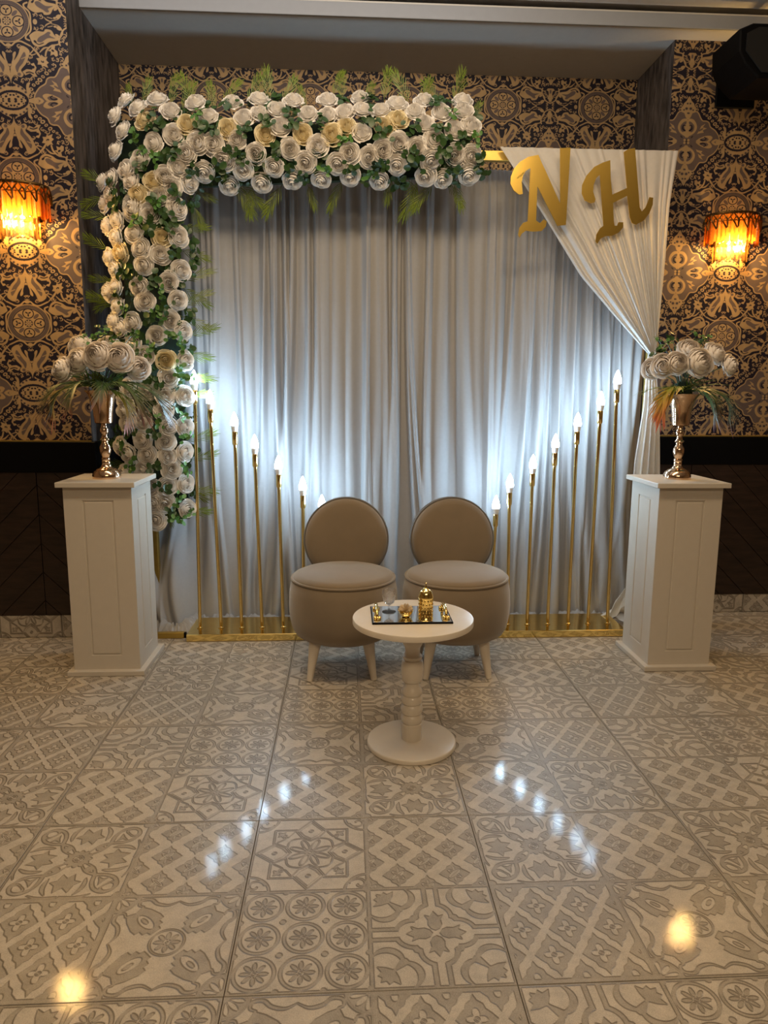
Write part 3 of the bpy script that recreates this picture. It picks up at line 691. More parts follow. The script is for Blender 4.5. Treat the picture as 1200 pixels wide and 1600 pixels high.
# ================================================================== STEPPED CANDLE LAMP STANDS
M_BULB = emit('lit_bulb_glass', BULB_COL, BULB_STRENGTH)
M_COLLAR = mat('bulb_collar', (.85, .87, .9), .5)
def bulb_meshes():
    s = B(); lathe(s, [(0, 0), (.0105, 0), (.0135, .006), (.0135, .062), (.012, .066), (0, .066)], 20)
    c = B(); lathe(c, [(0, .064), (.0125, .064), (.0150, .072), (.0172, .092), (0, .092)], 20)
    g = B(); lathe(g, [(0, .0925), (.0172, .0925), (.0185, .102), (.0172, .116), (.012, .134), (.006, .148), (.0022, .156), (0, .158)], 20)
    return mesh('socket', s, M_GOLDP, 40), mesh('bulb_collar', c, M_COLLAR, 40), mesh('bulb', g, M_BULB, 60)
ME_S, ME_C, ME_G = bulb_meshes()
def lamp_stand(label, x0, x1, poles):
    yp = 3.465; root = thing('candle_lamp_stand', label, 'lamp', ((x0+x1)/2, 3.5, 0), 'stepped candle lamp stands')
    bm = B(); box(bm, x0, x1, 3.365, 3.636, 0, .036, .0025); part('base', bm, M_GOLD, root)
    for bx, tx, tz in poles:
        k = .9886*3.465/3.46; b_, t_ = Vector((bx*k, yp, .034)), Vector((tx*k, yp, tz-.158+.02))
        bm = B(); tube(bm, [b_, b_.lerp(t_, .5), t_+Vector((0, 0, .003))], .0085, 12); lathe(bm, [(0, .0), (.014, 0), (.014, .006), (.009, .01), (0, .01)], 14, b_)
        p = part('pole', bm, M_GOLDP, root, 40)
        for nm, me in (('socket', ME_S), ('bulb_collar', ME_C), ('bulb', ME_G)):
            o = link(nm, me); put(o, p); o.location = t_
            o.matrix_parent_inverse = Matrix.Identity(4)
lamp_stand('gold stand of seven candle bulbs stepping down toward the chairs, beside the rose column', -.777, -.085, [(-.737, -.721, 1.285), (-.631, -.649, 1.195), (-.528, -.536, 1.090), (-.425, -.441, .983), (-.318, -.328, .883), (-.214, -.211, .78), (-.115, -.117, .69)])
lamp_stand('gold stand of seven candle bulbs stepping up toward the tied sheer drape', .70, 1.41, [(.737, .755, .685), (.836, .822, .793), (.937, .935, .888), (1.045, 1.044, .99), (1.153, 1.151, 1.095), (1.258, 1.262, 1.198), (1.362, 1.34, 1.30)])

# ================================================================== ROSE GARLAND
def rose_mesh(name, m, seed, layers=None, flat=.95):
    """layers: petals, widest radius, rim radius, rim height, outward roll of the rim"""
    r = random.Random(seed); bm = B()
    layers = layers or [(2, .13, .07, 1.0, .0), (3, .24, .19, 1.0, .01), (3, .37, .33, .97, .02), (4, .51, .48, .91, .03), (4, .66, .65, .81, .05), (5, .82, .84, .66, .07), (5, .96, 1.0, .44, .09)]
    for li, (n, R, rt, zt, curl) in enumerate(layers):
        a0 = r.uniform(0, 6.28); out = li/(len(layers)-1)
        for k in range(n):
            a = a0+2*PI*k/n+r.uniform(-.14, .14); hw = (PI/n)*1.32; dz = r.uniform(-.05, .05); dr = r.uniform(.93, 1.07); tip = r.uniform(.02, .07); tw = .09*(1-.4*out)
            def fn(u, v, a=a, hw=hw, R=R, rt=rt, zt=zt, curl=curl, dz=dz, dr=dr, tip=tip, out=out, tw=tw):
                s = u*2-1; w_ = hw*(.55+.45*math.sin(min(1, v*1.3)*PI/2)); ang = a+s*w_
                rad = R*(.30+.70*math.sin(min(1, v/.6)*PI/2)) if v < .6 else R+(rt-R)*((v-.6)/.4)
                z = zt*(v**.8)-.24*zt*abs(s)**2.2*v*v*(.5+.5*out)+dz
                if v > .8: k_ = (v-.8)/.2; rad += curl*k_*(.5+.8*abs(s)); z += -curl*1.1*k_*k_*(.4+abs(s))+tip*k_*(1-abs(s))
                rad = rad*dr*(1-.10*abs(s)**3*v*out)+tw*s*v
                return Vector((rad*math.cos(ang), rad*math.sin(ang), z*flat))
            surf(bm, fn, 6, 7)
    lathe(bm, [(0, -.12), (.22, -.08), (.42, .06), (.2, .12)], 10, mi=1)
    return mesh(name, bm, [m, M_LEAF], 'keep')
ROSES = [rose_mesh('rose', M_ROSE, s) for s in (1, 2, 3, 4)]
ROSEY = [rose_mesh('rose', M_ROSEY, s) for s in (5, 6)]
def leaf_spray_mesh(seed, m, n=7, rl=.33):
    r = random.Random(seed); bm = B()
    for k in range(n):
        a = r.uniform(0, 6.28); d = r.uniform(.15, .75); c = Vector((d*math.cos(a), d*math.sin(a), r.uniform(-.1, .28)))
        nrm = Vector((r.uniform(-.6, .6), r.uniform(-.6, .6), 1)).normalized(); R = nrm.to_track_quat('Z', 'Y').to_matrix(); R = R @ Matrix.Rotation(r.uniform(0, 6.28), 3, 'Z'); L_ = rl*r.uniform(.8, 1.25)
        top = [(-1, 0), (-.7, .55), (-.1, .8), (.55, .62), (1.05, 0), (.55, -.62), (-.1, -.8), (-.7, -.55)]
        mid = bm.verts.new(c+R @ Vector((0, 0, -.12*L_))); vs = [bm.verts.new(c+R @ Vector((x*L_, y*L_, abs(y)*.16*L_))) for x, y in top]
        for i in range(8): bm.faces.new((mid, vs[i], vs[(i+1) % 8]))
        tube(bm, [(0, 0, -.3), c*.5+Vector((0, 0, -.12)), c+R @ Vector((-L_, 0, 0))], .018, 4)
    return mesh('leaf_spray', bm, m, 60)
SPRAY = [leaf_spray_mesh(s, M_LEAF) for s in (1, 2, 3)]+[leaf_spray_mesh(s, M_LEAF2, 9, .25) for s in (4, 5)]
def frond_mesh(seed, m, n=9, spread=.5, bend=25, blen=.6, bw=.018, sag=.08, name='palm_frond'):
    r = random.Random(seed); bm = B(); uvl = bm.loops.layers.uv.verify(); bd = math.radians(bend); S = [Vector((0, 0, 0))]; K = 14
    for i in range(K): S.append(S[-1]+Vector((math.cos(bd*(i+.5)/K), 0, -math.sin(bd*(i+.5)/K)))/K)
    def spine(t): i = min(K-1, int(t*K)); return S[i].lerp(S[i+1], t*K-i)
    tube(bm, [spine(i/7) for i in range(8)], [.012-.0012*i for i in range(8)], 4)
    bm.verts.ensure_lookup_table(); tv = {}
    for v in bm.verts: tv[v] = min(1, v.co.length)
    for k in range(n):
        t = .10+.88*k/(n-1); th = bd*t; T = Vector((math.cos(th), 0, -math.sin(th)))
        for s in (-1, 1):
            a = s*(spread*(1.3-.75*t))+r.uniform(-.07, .07); L_ = blen*(1-.45*abs(t-.45)*1.6)*r.uniform(.85, 1.12); b0 = spine(t)
            d = T*math.cos(a)+Vector((0, math.sin(a), 0))+Vector((0, 0, r.uniform(-.06, .06))); sd = d.cross(Vector((math.sin(th), 0, math.cos(th)))).normalized(); w_ = bw*r.uniform(.8, 1.2); dn = Vector((0, 0, -1))
            p = [b0, b0+d*L_*.35-sd*w_+dn*sag*.12, b0+d*L_*.35+sd*w_+dn*sag*.12, b0+d*L_*.72-sd*w_*.75+dn*sag*.5, b0+d*L_*.72+sd*w_*.75+dn*sag*.5, b0+d*L_+dn*sag]
            v = [bm.verts.new(q) for q in p]
            for q, x in zip(v, (0, .35, .35, .72, .72, 1)): tv[q] = min(1, t*.62+x*.42)
            for f in ((v[0], v[1], v[2]), (v[1], v[3], v[4], v[2]), (v[3], v[5], v[4])): bm.faces.new(f)
    for f in bm.faces:
        for l in f.loops: l[uvl].uv = (tv.get(l.vert, 0), .5)
    return mesh(name, bm, m, 180)
FROND = [frond_mesh(s, M_PALM) for s in (1, 2, 3)]

gar = thing('flower_garland', 'L shaped garland of white and cream roses along the top and left of the frame', 'flowers', (-.9, 3.5, .6))
bm = B()
P1, P2 = at_y(212, 812, 3.5), at_y(272, 240, 3.5)
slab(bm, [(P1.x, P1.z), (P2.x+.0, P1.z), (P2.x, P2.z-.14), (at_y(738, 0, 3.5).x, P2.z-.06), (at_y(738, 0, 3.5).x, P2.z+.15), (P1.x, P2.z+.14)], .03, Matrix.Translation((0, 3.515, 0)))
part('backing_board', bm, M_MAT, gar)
def skel(px, py):
    """nearest point of the garland's middle line (photo units) -> offset and how far towards its edge"""
    best = None
    for (ax, ay, bx, by, hw) in ((236, 815, 236, 300, 64), (236, 300, 260, 222, 66), (260, 222, 735, 222, 66)):
        t = max(0, min(1, ((px-ax)*(bx-ax)+(py-ay)*(by-ay))/((bx-ax)**2+(by-ay)**2))); dx, dy = px-ax-t*(bx-ax), py-ay-t*(by-ay)
        d = math.hypot(dx, dy)/hw
        if best is None or d < best[0]: best = (d, dx/hw, dy/hw)
    return best
def garland_point(px, py, lift=0.0):
    d, dx, dy = skel(px, py); y = 3.51-.125*math.sqrt(max(0, 1-min(1, d*d*.92)))-lift
    return at_y(px, py, y), Vector((dx*.95, -1.0+.25*min(1, d), -dy*.95)).normalized()
RP = """202,163 187,185 220,175 248,163 268,180 198,208 230,195y 188,240 243,226 223,253 272,212 294,198y 307,167 327,188 310,225 335,227 293,241 277,262 319,266 293,285
347,247 257,277 241,287y 268,293 248,307 273,323 202,268 182,280 167,287 210,287 218,307y 210,322 170,320 179,306 364,167 405,163 382,191 406,183 433,178 459,164 512,163
357,205y 371,221 414,213y 438,203 482,184 512,186 472,212y 518,213y 540,182 543,202y 453,233 497,230 400,240 355,249 380,263 430,259 478,253 528,254 547,240 358,287 409,283
457,278 503,277 547,272 563,159 565,178 596,179 620,169 599,201y 621,192y 564,211 648,181 662,164 689,181 722,165 724,179 664,198 709,207 734,201 676,221 650,232 622,225
597,235 575,245 621,256 672,249 665,273 691,278 710,242 735,243 732,270 592,279 189,344 174,354 187,372 194,397y 177,402 187,422 187,450 176,456 190,480 184,503 195,513
211,505 211,330 236,336 273,329 276,371 252,373y 213,367 223,390 250,399 227,415 280,423 263,440 276,469 221,449 229,472 265,500 283,518 245,525 259,563y 286,564 230,557
221,575 263,590 232,610 257,619 286,619 256,642 286,666 262,666 226,688 259,690 206,708 232,711 194,697 261,713 286,706 267,733 226,657 203,662 199,642 226,735 201,737
261,759 287,755 258,785 289,794 237,762 241,786 245,813 212,540 200,570 205,605 197,622 216,632"""
def axis_rot(n, tw): return (n.to_track_quat('Z', 'Y').to_matrix() @ Matrix.Rotation(tw, 3, 'Z')).to_euler()
for tok in RP.split():
    yl = tok.endswith('y'); px, py = map(float, tok.rstrip('y').split(','))
    p, n = garland_point(px, py); n = (n+Vector((random.uniform(-.16, .16), 0, random.uniform(-.16, .16)))).normalized()
    s = random.uniform(.044, .049)
    o = link('rose', random.choice(ROSEY if yl else ROSES)); put(o, gar); o.location = p+n*.002; o.rotation_euler = axis_rot(n, random.uniform(0, 6.28)); o.scale = (s, s, s)
    if yl: o['label'] = 'cream yellow rose'
LP = """238,185 246,203 218,213 269,238 243,252 225,265 309,185 318,202 183,293 188,312 250,320 360,173 385,210 457,197 497,197 363,235 382,247 433,237 458,263 473,273 508,260
538,223 547,258 600,216 642,203 581,192 675,168 689,203 706,183 720,223 741,220 693,244 649,256 708,267 599,253 574,269 748,253 574,161 187,327 246,321 257,328 242,355 268,357
268,394 197,423 210,436 237,436 250,456 192,465 200,485 247,492 241,501 215,527 278,542 267,527 242,595 286,592 282,646 250,659 209,675 286,684 195,697 213,726 244,733 288,733
253,762 275,778 264,802 277,809 290,800 455,180 330,205 420,195 225,240 340,262 640,240 590,262 300,262 275,305 215,345 260,480 235,545 275,575 240,680 228,750 215,755 690,215"""
for k, tok in enumerate(LP.split()):
    px, py = map(float, tok.split(',')); p, n = garland_point(px, py, .02); s = random.uniform(.042, .054)
    o = link('leaf_spray', SPRAY[random.choice((0, 1, 2, 0, 1, 2, 3, 4))] if not (px > 270 and py > 530) else SPRAY[3+k % 2]); put(o, gar)
    o.location = p+n*.022; o.rotation_euler = axis_rot(n, random.uniform(0, 6.28)); o.scale = (s, s, s)
RC = [tuple(map(float, t.rstrip('y').split(','))) for t in RP.split()]; nf = 0
while nf < 120:
    px, py = random.uniform(165, 752), random.uniform(148, 818)
    if skel(px, py)[0] > 1.02 or min((px-a)**2+(py-b)**2 for a, b in RC) < 14.5**2: continue
    p, n = garland_point(px, py, .0); s = random.uniform(.044, .056); nf += 1
    o = link('leaf_spray', SPRAY[random.choice((0, 1, 2))]); put(o, gar); o.location = p+n*.004; o.rotation_euler = axis_rot(n, random.uniform(0, 6.28)); o.scale = (s, s, s)
FP = """225,165,80,36 210,170,110,32 265,160,85,38 280,165,70,42 300,160,110,46 345,160,60,42 330,165,95,38 385,160,65,46 420,158,95,44 440,160,60,40 475,165,100,32 520,152,70,36 535,155,95,38 565,160,60,36
600,155,80,46 640,160,115,46 655,160,60,42 690,165,120,46 710,160,70,50 737,185,65,34 365,280,-60,46 375,285,-45,42 395,290,-100,40 440,285,-120,46 480,285,-70,32 535,275,-120,42 655,275,-110,52 640,270,-70,42
680,280,-130,46 700,280,-45,38 715,275,-80,38 612,268,-100,34 295,290,-20,32 285,300,-60,42 170,290,150,42 165,310,-160,38 170,340,170,38 170,390,155,42 178,425,-130,42 175,440,170,34 180,460,-150,38 180,475,165,46
185,500,-130,42 275,350,0,36 275,385,-15,38 280,435,25,42 278,445,-35,42 275,490,-20,42 280,475,30,42 290,522,15,40 275,550,-10,42 285,590,0,38 285,620,10,34 285,690,15,42 290,720,10,40 285,770,0,42 275,800,-10,42 280,760,-40,40 190,700,170,40 190,725,-170,40 255,800,-80,26"""
for tok in FP.split():
    px, py, an, ln_ = map(float, tok.split(',')); p, n = garland_point(px, py); p.y = 3.495; a = math.radians(an)
    X = Vector((math.cos(a), random.uniform(-.22, .02), math.sin(a))).normalized(); Zv = Vector((random.uniform(-.3, .3), -1, random.uniform(-.3, .3))); Y = Zv.cross(X).normalized(); Zv = X.cross(Y)
    o = link('palm_frond', random.choice(FROND)); put(o, gar); o.location = p; o.rotation_euler = Matrix((X, Y, Zv)).transposed().to_euler(); s = ln_/1112*3.45*1.0; o.scale = (s, s*.8, s)

# ================================================================== PEDESTALS, URNS, BOUQUETS
def panel_face(bm, w_, h, gx, g0, g1, M):
    """face w_ x h (local x, z; y=0 outwards -y) with an engraved rectangular groove"""
    def ring(x0, x1, z0, z1, y): return [bm.verts.new(M @ Vector(p)) for p in ((x0, y, z0), (x1, y, z0), (x1, y, z1), (x0, y, z1))]
    rs = [ring(-w_/2, w_/2, 0, h, 0), ring(-gx, gx, g0, g1, 0), ring(-gx+.002, gx-.002, g0+.002, g1-.002, .0045), ring(-gx+.007, gx-.007, g0+.007, g1-.007, .0045), ring(-gx+.010, gx-.010, g0+.010, g1-.010, .0)]
    for a, b in zip(rs, rs[1:]):
        for i in range(4): bm.faces.new((a[i], a[(i+1) % 4], b[(i+1) % 4], b[i]))
    bm.faces.new(rs[-1])
def pedestal(label, cx, cy):
    root = thing('pedestal', label, 'pedestal', (cx, cy, 0), 'white panelled pedestals')
    w_, d, z0, z1 = .278, .290, .022, .813; bm = B()
    for ang, wd, off in ((0, w_, d/2), (PI/2, d, w_/2), (PI, w_, d/2), (-PI/2, d, w_/2)):
        panel_face(bm, wd, z1-z0, .064, .062, .735, Matrix.Translation((cx, cy, z0)) @ Matrix.Rotation(ang, 4, 'Z') @ Matrix.Translation((0, -off, 0)))
    bmesh.ops.remove_doubles(bm, verts=bm.verts, dist=.0002)
    part('body', bm, M_WHITE, root)
    bm = B(); box(bm, cx-.16, cx+.16, cy-.172, cy+.172, .813, .834, .002); part('top_board', bm, M_WHITE, root)
    bm = B(); box(bm, cx-.162, cx+.162, cy-.172, cy+.172, 0, .022, .002); part('base_board', bm, M_WHITE, root)
pedestal('white panelled wooden pedestal in front of the rose column', -1.025, 3.117)
pedestal('white panelled wooden pedestal in front of the tied sheer drape', 1.4725, 3.078)
UP_ = [(1515,0),(1515,138),(1490,140),(1468,134),(1440,116),(1436,104),(1425,95),(1415,70),(1405,55),(1390,48),(1378,38),(1370,42),(1350,42),(1345,38),(1330,45),(1318,44),(1310,34),(1296,40),(1275,50),(1240,58),(1205,52),(1180,36),(1165,30),(1152,28),(1146,44),(1138,47),(1128,42),(1120,31),(1105,28),(1082,28),(1070,38),(1050,42),(1030,37),(1010,26),(985,26),(980,68),(972,84),(960,86),(900,92),(850,97),(780,110),(720,128),(690,146),(668,166),(662,168),(664,162),(700,138),(780,104),(850,90),(940,78),(945,0)]
def urn(label, cx, cy):
    root = thing('urn_vase', label, 'vase', (cx, cy, .834), 'champagne gold urn vases')
    f = lambda L: [(h/2197*.93, (1515-y)*(.372/853)) for y, h in L]
    i = [k for k, v in enumerate(UP_) if v == (985, 26)][0]; j = 10
    bm = B(); lathe(bm, f(UP_[:j+1]), 40); part('foot', bm, M_URN, root, 30, world=False)
    bm = B(); lathe(bm, f(UP_[j:i+1]), 32); part('stem', bm, M_URN, root, 40, world=False)
    bm = B(); lathe(bm, f(UP_[i:]), 48); part('cup', bm, M_URN, root, 40, world=False)
UL, UR = (-1.028, 3.112), (1.478, 3.088)
urn('champagne gold urn on the pedestal in front of the rose column', *UL); urn('champagne gold urn on the pedestal in front of the tied drape', *UR)
PEONY = [rose_mesh('rose', M_PEONY, s, [(3, .20, .06, 1.0, 0), (4, .34, .20, 1.0, 0), (5, .50, .36, .96, 0), (6, .66, .54, .88, 0), (6, .82, .74, .74, .02), (7, .96, .92, .54, .06), (7, 1.0, 1.02, .30, .08)], 1.0) for s in (11, 12, 13)]
def grad_leaf(name, stops):
    m, nt, out = nodes(name); L = nt.links.new; uv = N(nt, 'ShaderNodeUVMap'); sx = N(nt, 'ShaderNodeSeparateXYZ'); L(uv.outputs[0], sx.inputs[0])
    cr = N(nt, 'ShaderNodeValToRGB'); e = cr.color_ramp.elements; e[0].position, e[0].color = stops[0][0], (*stops[0][1], 1); e[1].position, e[1].color = stops[-1][0], (*stops[-1][1], 1)
    for p_, c_ in stops[1:-1]: k = e.new(p_); k.color = (*c_, 1)
    nz = N(nt, 'ShaderNodeTexNoise', i_Scale=9.0); L(uv.outputs[0], nz.inputs[0])
    L(sx.outputs[0], cr.inputs[0]); p = N(nt, 'ShaderNodeBsdfPrincipled', i_Roughness=.45); L(cr.outputs[0], p.inputs['Base Color']); L(p.outputs[0], out.inputs[0]); return m
M_PG = grad_leaf('palm_green_to_plum', [(0, (.035, .09, .02)), (.5, (.06, .115, .035)), (.8, (.12, .09, .05)), (1, (.18, .04, .035))])
M_PR = grad_leaf('palm_green_to_red', [(0, (.06, .13, .015)), (.35, (.16, .24, .02)), (.6, (.42, .26, .03)), (1, (.5, .07, .04))])
ARC = [frond_mesh(s, M_PG, 17, .5, 115, .46, .017, .16) for s in (21, 22)]
ARCR = [frond_mesh(s, M_PR, 13, .42, 120, .46, .022, .14) for s in (23, 24)]
GRASS = [frond_mesh(s, M_PALM if s % 2 else M_LEAF2, 6, .5, 40, .75, .024, .1) for s in (25, 26)]
def bouquet(label, c, roses, fronds, sprigs):
    base = Vector((c[0], c[1], 1.20)); root = thing('rose_bouquet', label, 'bouquet', base, 'urn bouquets')
    bm = B(); lathe(bm, [(0, -.07), (.03, -.065), (.04, .0), (.034, .05), (0, .075)], 14); 
    part('foliage_ball', bm, M_MAT, root, 60, world=False)
    for px, py, dy, s, ax, az in roses:
        p = at_y(px, py, c[1]+dy); n = Vector((ax, -1+.4*abs(ax), az)).normalized()
        o = link('rose', random.choice(PEONY)); put(o, root); o.location = p; o.rotation_euler = axis_rot(n, random.uniform(0, 6.28)); o.scale = (s, s, s)
        bm = B(); a_ = p-base; tube(bm, [(0, 0, -.02), (a_.x*.35, a_.y*.35, a_.z*.6), a_-n*.01], .0022, 5); part('flower_stem', bm, M_LEAF, root, 60, world=False)
    for me, az, el, s, rl in fronds:
        a, e = math.radians(az), math.radians(el); X = Vector((math.cos(a)*math.cos(e), math.sin(a)*math.cos(e), math.sin(e))); Zv = Vector((0, 0, 1)); Y = Zv.cross(X).normalized(); Zv = X.cross(Y)
        o = link('palm_frond', me); o.parent = root; o.location = (math.cos(a)*.02, math.sin(a)*.02, .012); o.rotation_euler = (Matrix((X, Y, Zv)).transposed() @ Matrix.Rotation(math.radians(rl), 3, 'X')).to_euler(); o.scale = (s,)*3
    for px, py, dy, s in sprigs:
        p = at_y(px, py, c[1]+dy); o = link('leaf_spray', SPRAY[random.choice((0, 1, 3, 4))]); put(o, root); o.location = p
        o.rotation_euler = axis_rot(Vector((random.uniform(-.4, .4), -.6, .8)).normalized(), random.uniform(0, 6.28)); o.scale = (s,)*3
        bm = B(); a_ = p-base; tube(bm, [(0, 0, 0), (a_.x*.4, a_.y*.5, a_.z*.6), a_], .0016, 5); part('twig', bm, M_LEAF, root, 60, world=False)
bouquet('white peony bouquet with drooping palm leaves in the urn before the rose column', UL,
    [(104, 578, -.04, .052, -.55, .15), (128, 566, -.05, .056, -.25, .25), (155, 558, -.08, .060, 0, .25), (186, 561, -.06, .060, .25, .2), (127, 543, .03, .050, -.3, .6), (170, 545, .04, .05, .1, .7), (214, 577, -.01, .05, .5, .1)],
    [(ARC[0], 215, 40, .26, 0), (ARC[1], 243, 42, .24, 15), (ARCR[0], 190, 30, .27, -20), (ARC[0], 325, 40, .27, 0), (ARC[1], 300, 45, .20, -20), (ARC[0], 350, 38, .29, 10), (ARCR[1], 335, 10, .20, 0), (ARC[1], 178, 35, .25, 0), (GRASS[0], 270, 55, .10, 0), (GRASS[1], 240, 45, .12, 30), (GRASS[0], 300, 45, .12, -30), (GRASS[1], 330, 50, .13, 0), (GRASS[0], 200, 45, .13, 0), (ARC[0], 60, 40, .2, 0)],
    [(150, 527, -.02, .036), (165, 519, .0, .034), (182, 527, 0, .034), (140, 538, -.04, .03), (176, 536, -.03, .032), (200, 540, 0, .034), (130, 525, .03, .03), (158, 512, .03, .03), (215, 552, .02, .034), (120, 532, .02, .026), (205, 525, .03, .03)])
bouquet('white peony bouquet with orange tipped leaves in the urn before the tied drape', UR,
    [(1036, 572, -.05, .050, -.35, .1), (1056, 569, -.07, .048, -.1, .15), (1088, 568, -.07, .062, .15, .15), (1074, 550, -.02, .052, 0, .6), (1112, 556, .0, .052, .4, .5), (1133, 572, .0, .050, .6, .2), (1020, 577, .02, .046, -.5, .1)],
    [(ARCR[0], 215, 38, .25, 10), (ARCR[1], 235, 40, .22, -15), (GRASS[0], 195, 25, .16, 0), (GRASS[0], 240, 30, .14, 0), (GRASS[0], 215, 15, .14, 0), (ARC[0], 335, 28, .25, 0), (ARC[1], 350, 30, .28, 20), (ARC[0], 305, 35, .17, 0), (GRASS[1], 300, 45, .12, 0), (GRASS[1], 270, 50, .11, 0), (ARC[1], 20, 30, .24, 0), (ARCR[0], 190, 25, .22, 30), (GRASS[1], 345, 35, .14, 0)],
    [(1030, 545, -.02, .036), (1042, 535, -.01, .036), (1050, 528, 0, .034), (1025, 552, -.03, .034), (1062, 545, .0, .03), (1088, 522, .02, .03), (1096, 535, .02, .03), (1105, 528, .03, .028), (1035, 552, -.04, .028), (1028, 530, .02, .026)])

# ================================================================== POUFFE CHAIRS
def chair(label, cx, bx):
    cy = 3.0; root = thing('pouffe_chair', label, 'chair', (cx, cy, 0), 'round velvet pouffe chairs')
    bm = B(); lathe(bm, [(0, .158), (.15, .158), (.185, .163), (.209, .178), (.224, .205), (.233, .25), (.236, .30), (.233, .36), (.225, .405), (.219, .414), (0, .414)], 56, (cx, cy, 0)); part('drum', bm, M_VELVET, root, 50)
    bm = B(); tube(bm, [(cx+.221*math.cos(2*PI*k/56), cy+.221*math.sin(2*PI*k/56), .4175) for k in range(56)], .0055, 8, closed=True); part('seat_piping', bm, M_VELVET, root, 180)
    bm = B(); lathe(bm, [(0, .41), (.2165, .412), (.2185, .420), (.213, .431), (.19, .441), (.14, .451), (.07, .457), (0, .459)], 56, (cx, cy, 0)); part('seat', bm, M_VELVET, root, 60)
    for sx in (-1, 1):
        for sy in (-1, 1):
            a = Vector((cx-.008+sx*.112, cy+sy*.112, .164)); b_ = Vector((cx-.008+sx*.136, cy+sy*.138, 0))
            bm = B(); tube(bm, [b_, b_.lerp(a, .05), b_.lerp(a, .5), a], [.0125, .0135, .019, .027], 18); o = part('leg', bm, M_CREAM, root, 40)
    # round padded back, leaning slightly
    R = Matrix.Translation((bx, 3.243, .532)) @ Matrix.Rotation(math.radians(-5), 4, 'X') @ Matrix.Rotation(PI/2, 4, 'X'); r = .196
    bm = B(); lathe(bm, [(0, .036), (.06, .0355), (.12, .033), (.16, .028), (.182, .02), (.190, .009), (.190, -.026), (.18, -.034), (0, -.038)], 64, M=R); part('backrest', bm, M_VELVET, root, 60)
    bm = B(); tube(bm, [R @ Vector((.1925*math.cos(2*PI*k/64), .1925*math.sin(2*PI*k/64), .006)) for k in range(64)], .0048, 8, closed=True); part('back_piping', bm, M_PIPE, root, 180)
    bm = B(); tube(bm, [R @ Vector((.1925*math.cos(2*PI*k/64), .1925*math.sin(2*PI*k/64), -.028)) for k in range(64)], .0045, 8, closed=True); part('back_piping', bm, M_PIPE, root, 180)
    return root
chair('round beige velvet pouffe chair nearer the rose column', -.010, .003)
chair('round beige velvet pouffe chair directly behind the gold jar on the table', .482, .496)

# ================================================================== SIDE TABLE AND TRAY
TX, TY, TZ = .226, 2.303, .458
tb = thing('side_table', 'small round cream pedestal table in front of the two pouffe chairs', 'table', (TX, TY, 0))
bm = B(); lathe(bm, [(0, 0), (.152, 0), (.154, .002), (.154, .013), (.152, .016), (.149, .0172), (.08, .0185), (.045, .021), (0, .021)], 72, (TX, TY, 0)); part('base', bm, M_CREAM, tb, 35)
def zc(y): return .021+(1032-y)*(.418/947)
cp = [(1032, 96), (905, 97), (898, 90), (890, 96), (860, 101), (838, 97), (826, 88), (815, 97), (785, 102), (755, 97), (742, 88), (730, 97), (700, 100), (680, 96), (672, 90), (662, 95), (650, 98), (630, 96), (612, 88), (590, 80), (565, 82), (558, 90), (550, 95), (520, 99), (460, 102), (410, 99), (385, 95), (378, 89), (368, 93), (352, 95), (342, 86), (320, 80), (285, 82), (265, 90), (240, 97), (222, 98), (205, 92), (198, 86), (188, 93), (165, 98), (140, 97), (120, 92), (100, 90), (60, 92)]
bm = B(); lathe(bm, [(0, zc(1032))]+[((94+(h-94)*1.7)/2780, zc(y)) for y, h in cp]+[(0, zc(60))], 40, (TX, TY, 0)); part('turned_column', bm, M_CREAM, tb, 35)
bm = B(); lathe(bm, [(0, TZ-.021), (.200, TZ-.021), (.204, TZ-.019), (.204, TZ-.003), (.2025, TZ-.0005), (.2, TZ), (0, TZ)], 80, (TX, TY, 0)); part('tabletop', bm, M_CREAM, tb, 35)
X0, X1, Y0, Y1 = TX-.141, TX+.125, 2.222, 2.408
tr = thing('serving_tray', 'rectangular mirror tray with black edge and gold handles on the cream table', 'tray', ((X0+X1)/2, (Y0+Y1)/2, TZ))
bm = B(); box(bm, X0, X1, Y0, Y1, TZ, TZ+.006, .001); part('edge_frame', bm, M_BLACK, tr)
bm = B(); box(bm, X0+.004, X1-.004, Y0+.004, Y1-.004, TZ+.0055, TZ+.0068, .0004); part('mirror', bm, M_SILVER, tr)
for hx in (X0+.018, X1-.018):
    bm = B(); yy = (Y0+Y1)/2; tube(bm, [(hx, yy+.052*math.cos(a), TZ+.012+.024*math.sin(a)**.6) for a in np.linspace(.02, PI-.02, 13)], [.0045]+[.0055]*11+[.0045], 10); h_ = part('handle', bm, M_GOLD, tr, 60)
    for s in (-1, 1):
        bm = B(); c0 = Vector((hx, yy+s*.052, TZ+.008))
        for k in range(5):
            a = 2*PI*k/5; bmesh.ops.create_uvsphere(bm, u_segments=8, v_segments=6, radius=.0058, matrix=Matrix.Translation(c0+Vector((.008*math.cos(a), .008*math.sin(a), .002))))
        bmesh.ops.create_uvsphere(bm, u_segments=8, v_segments=6, radius=.006, matrix=Matrix.Translation(c0+Vector((0, 0, .005)))); part('flower_mount', bm, M_GOLD, h_, 180)
ZT_ = TZ+.0068
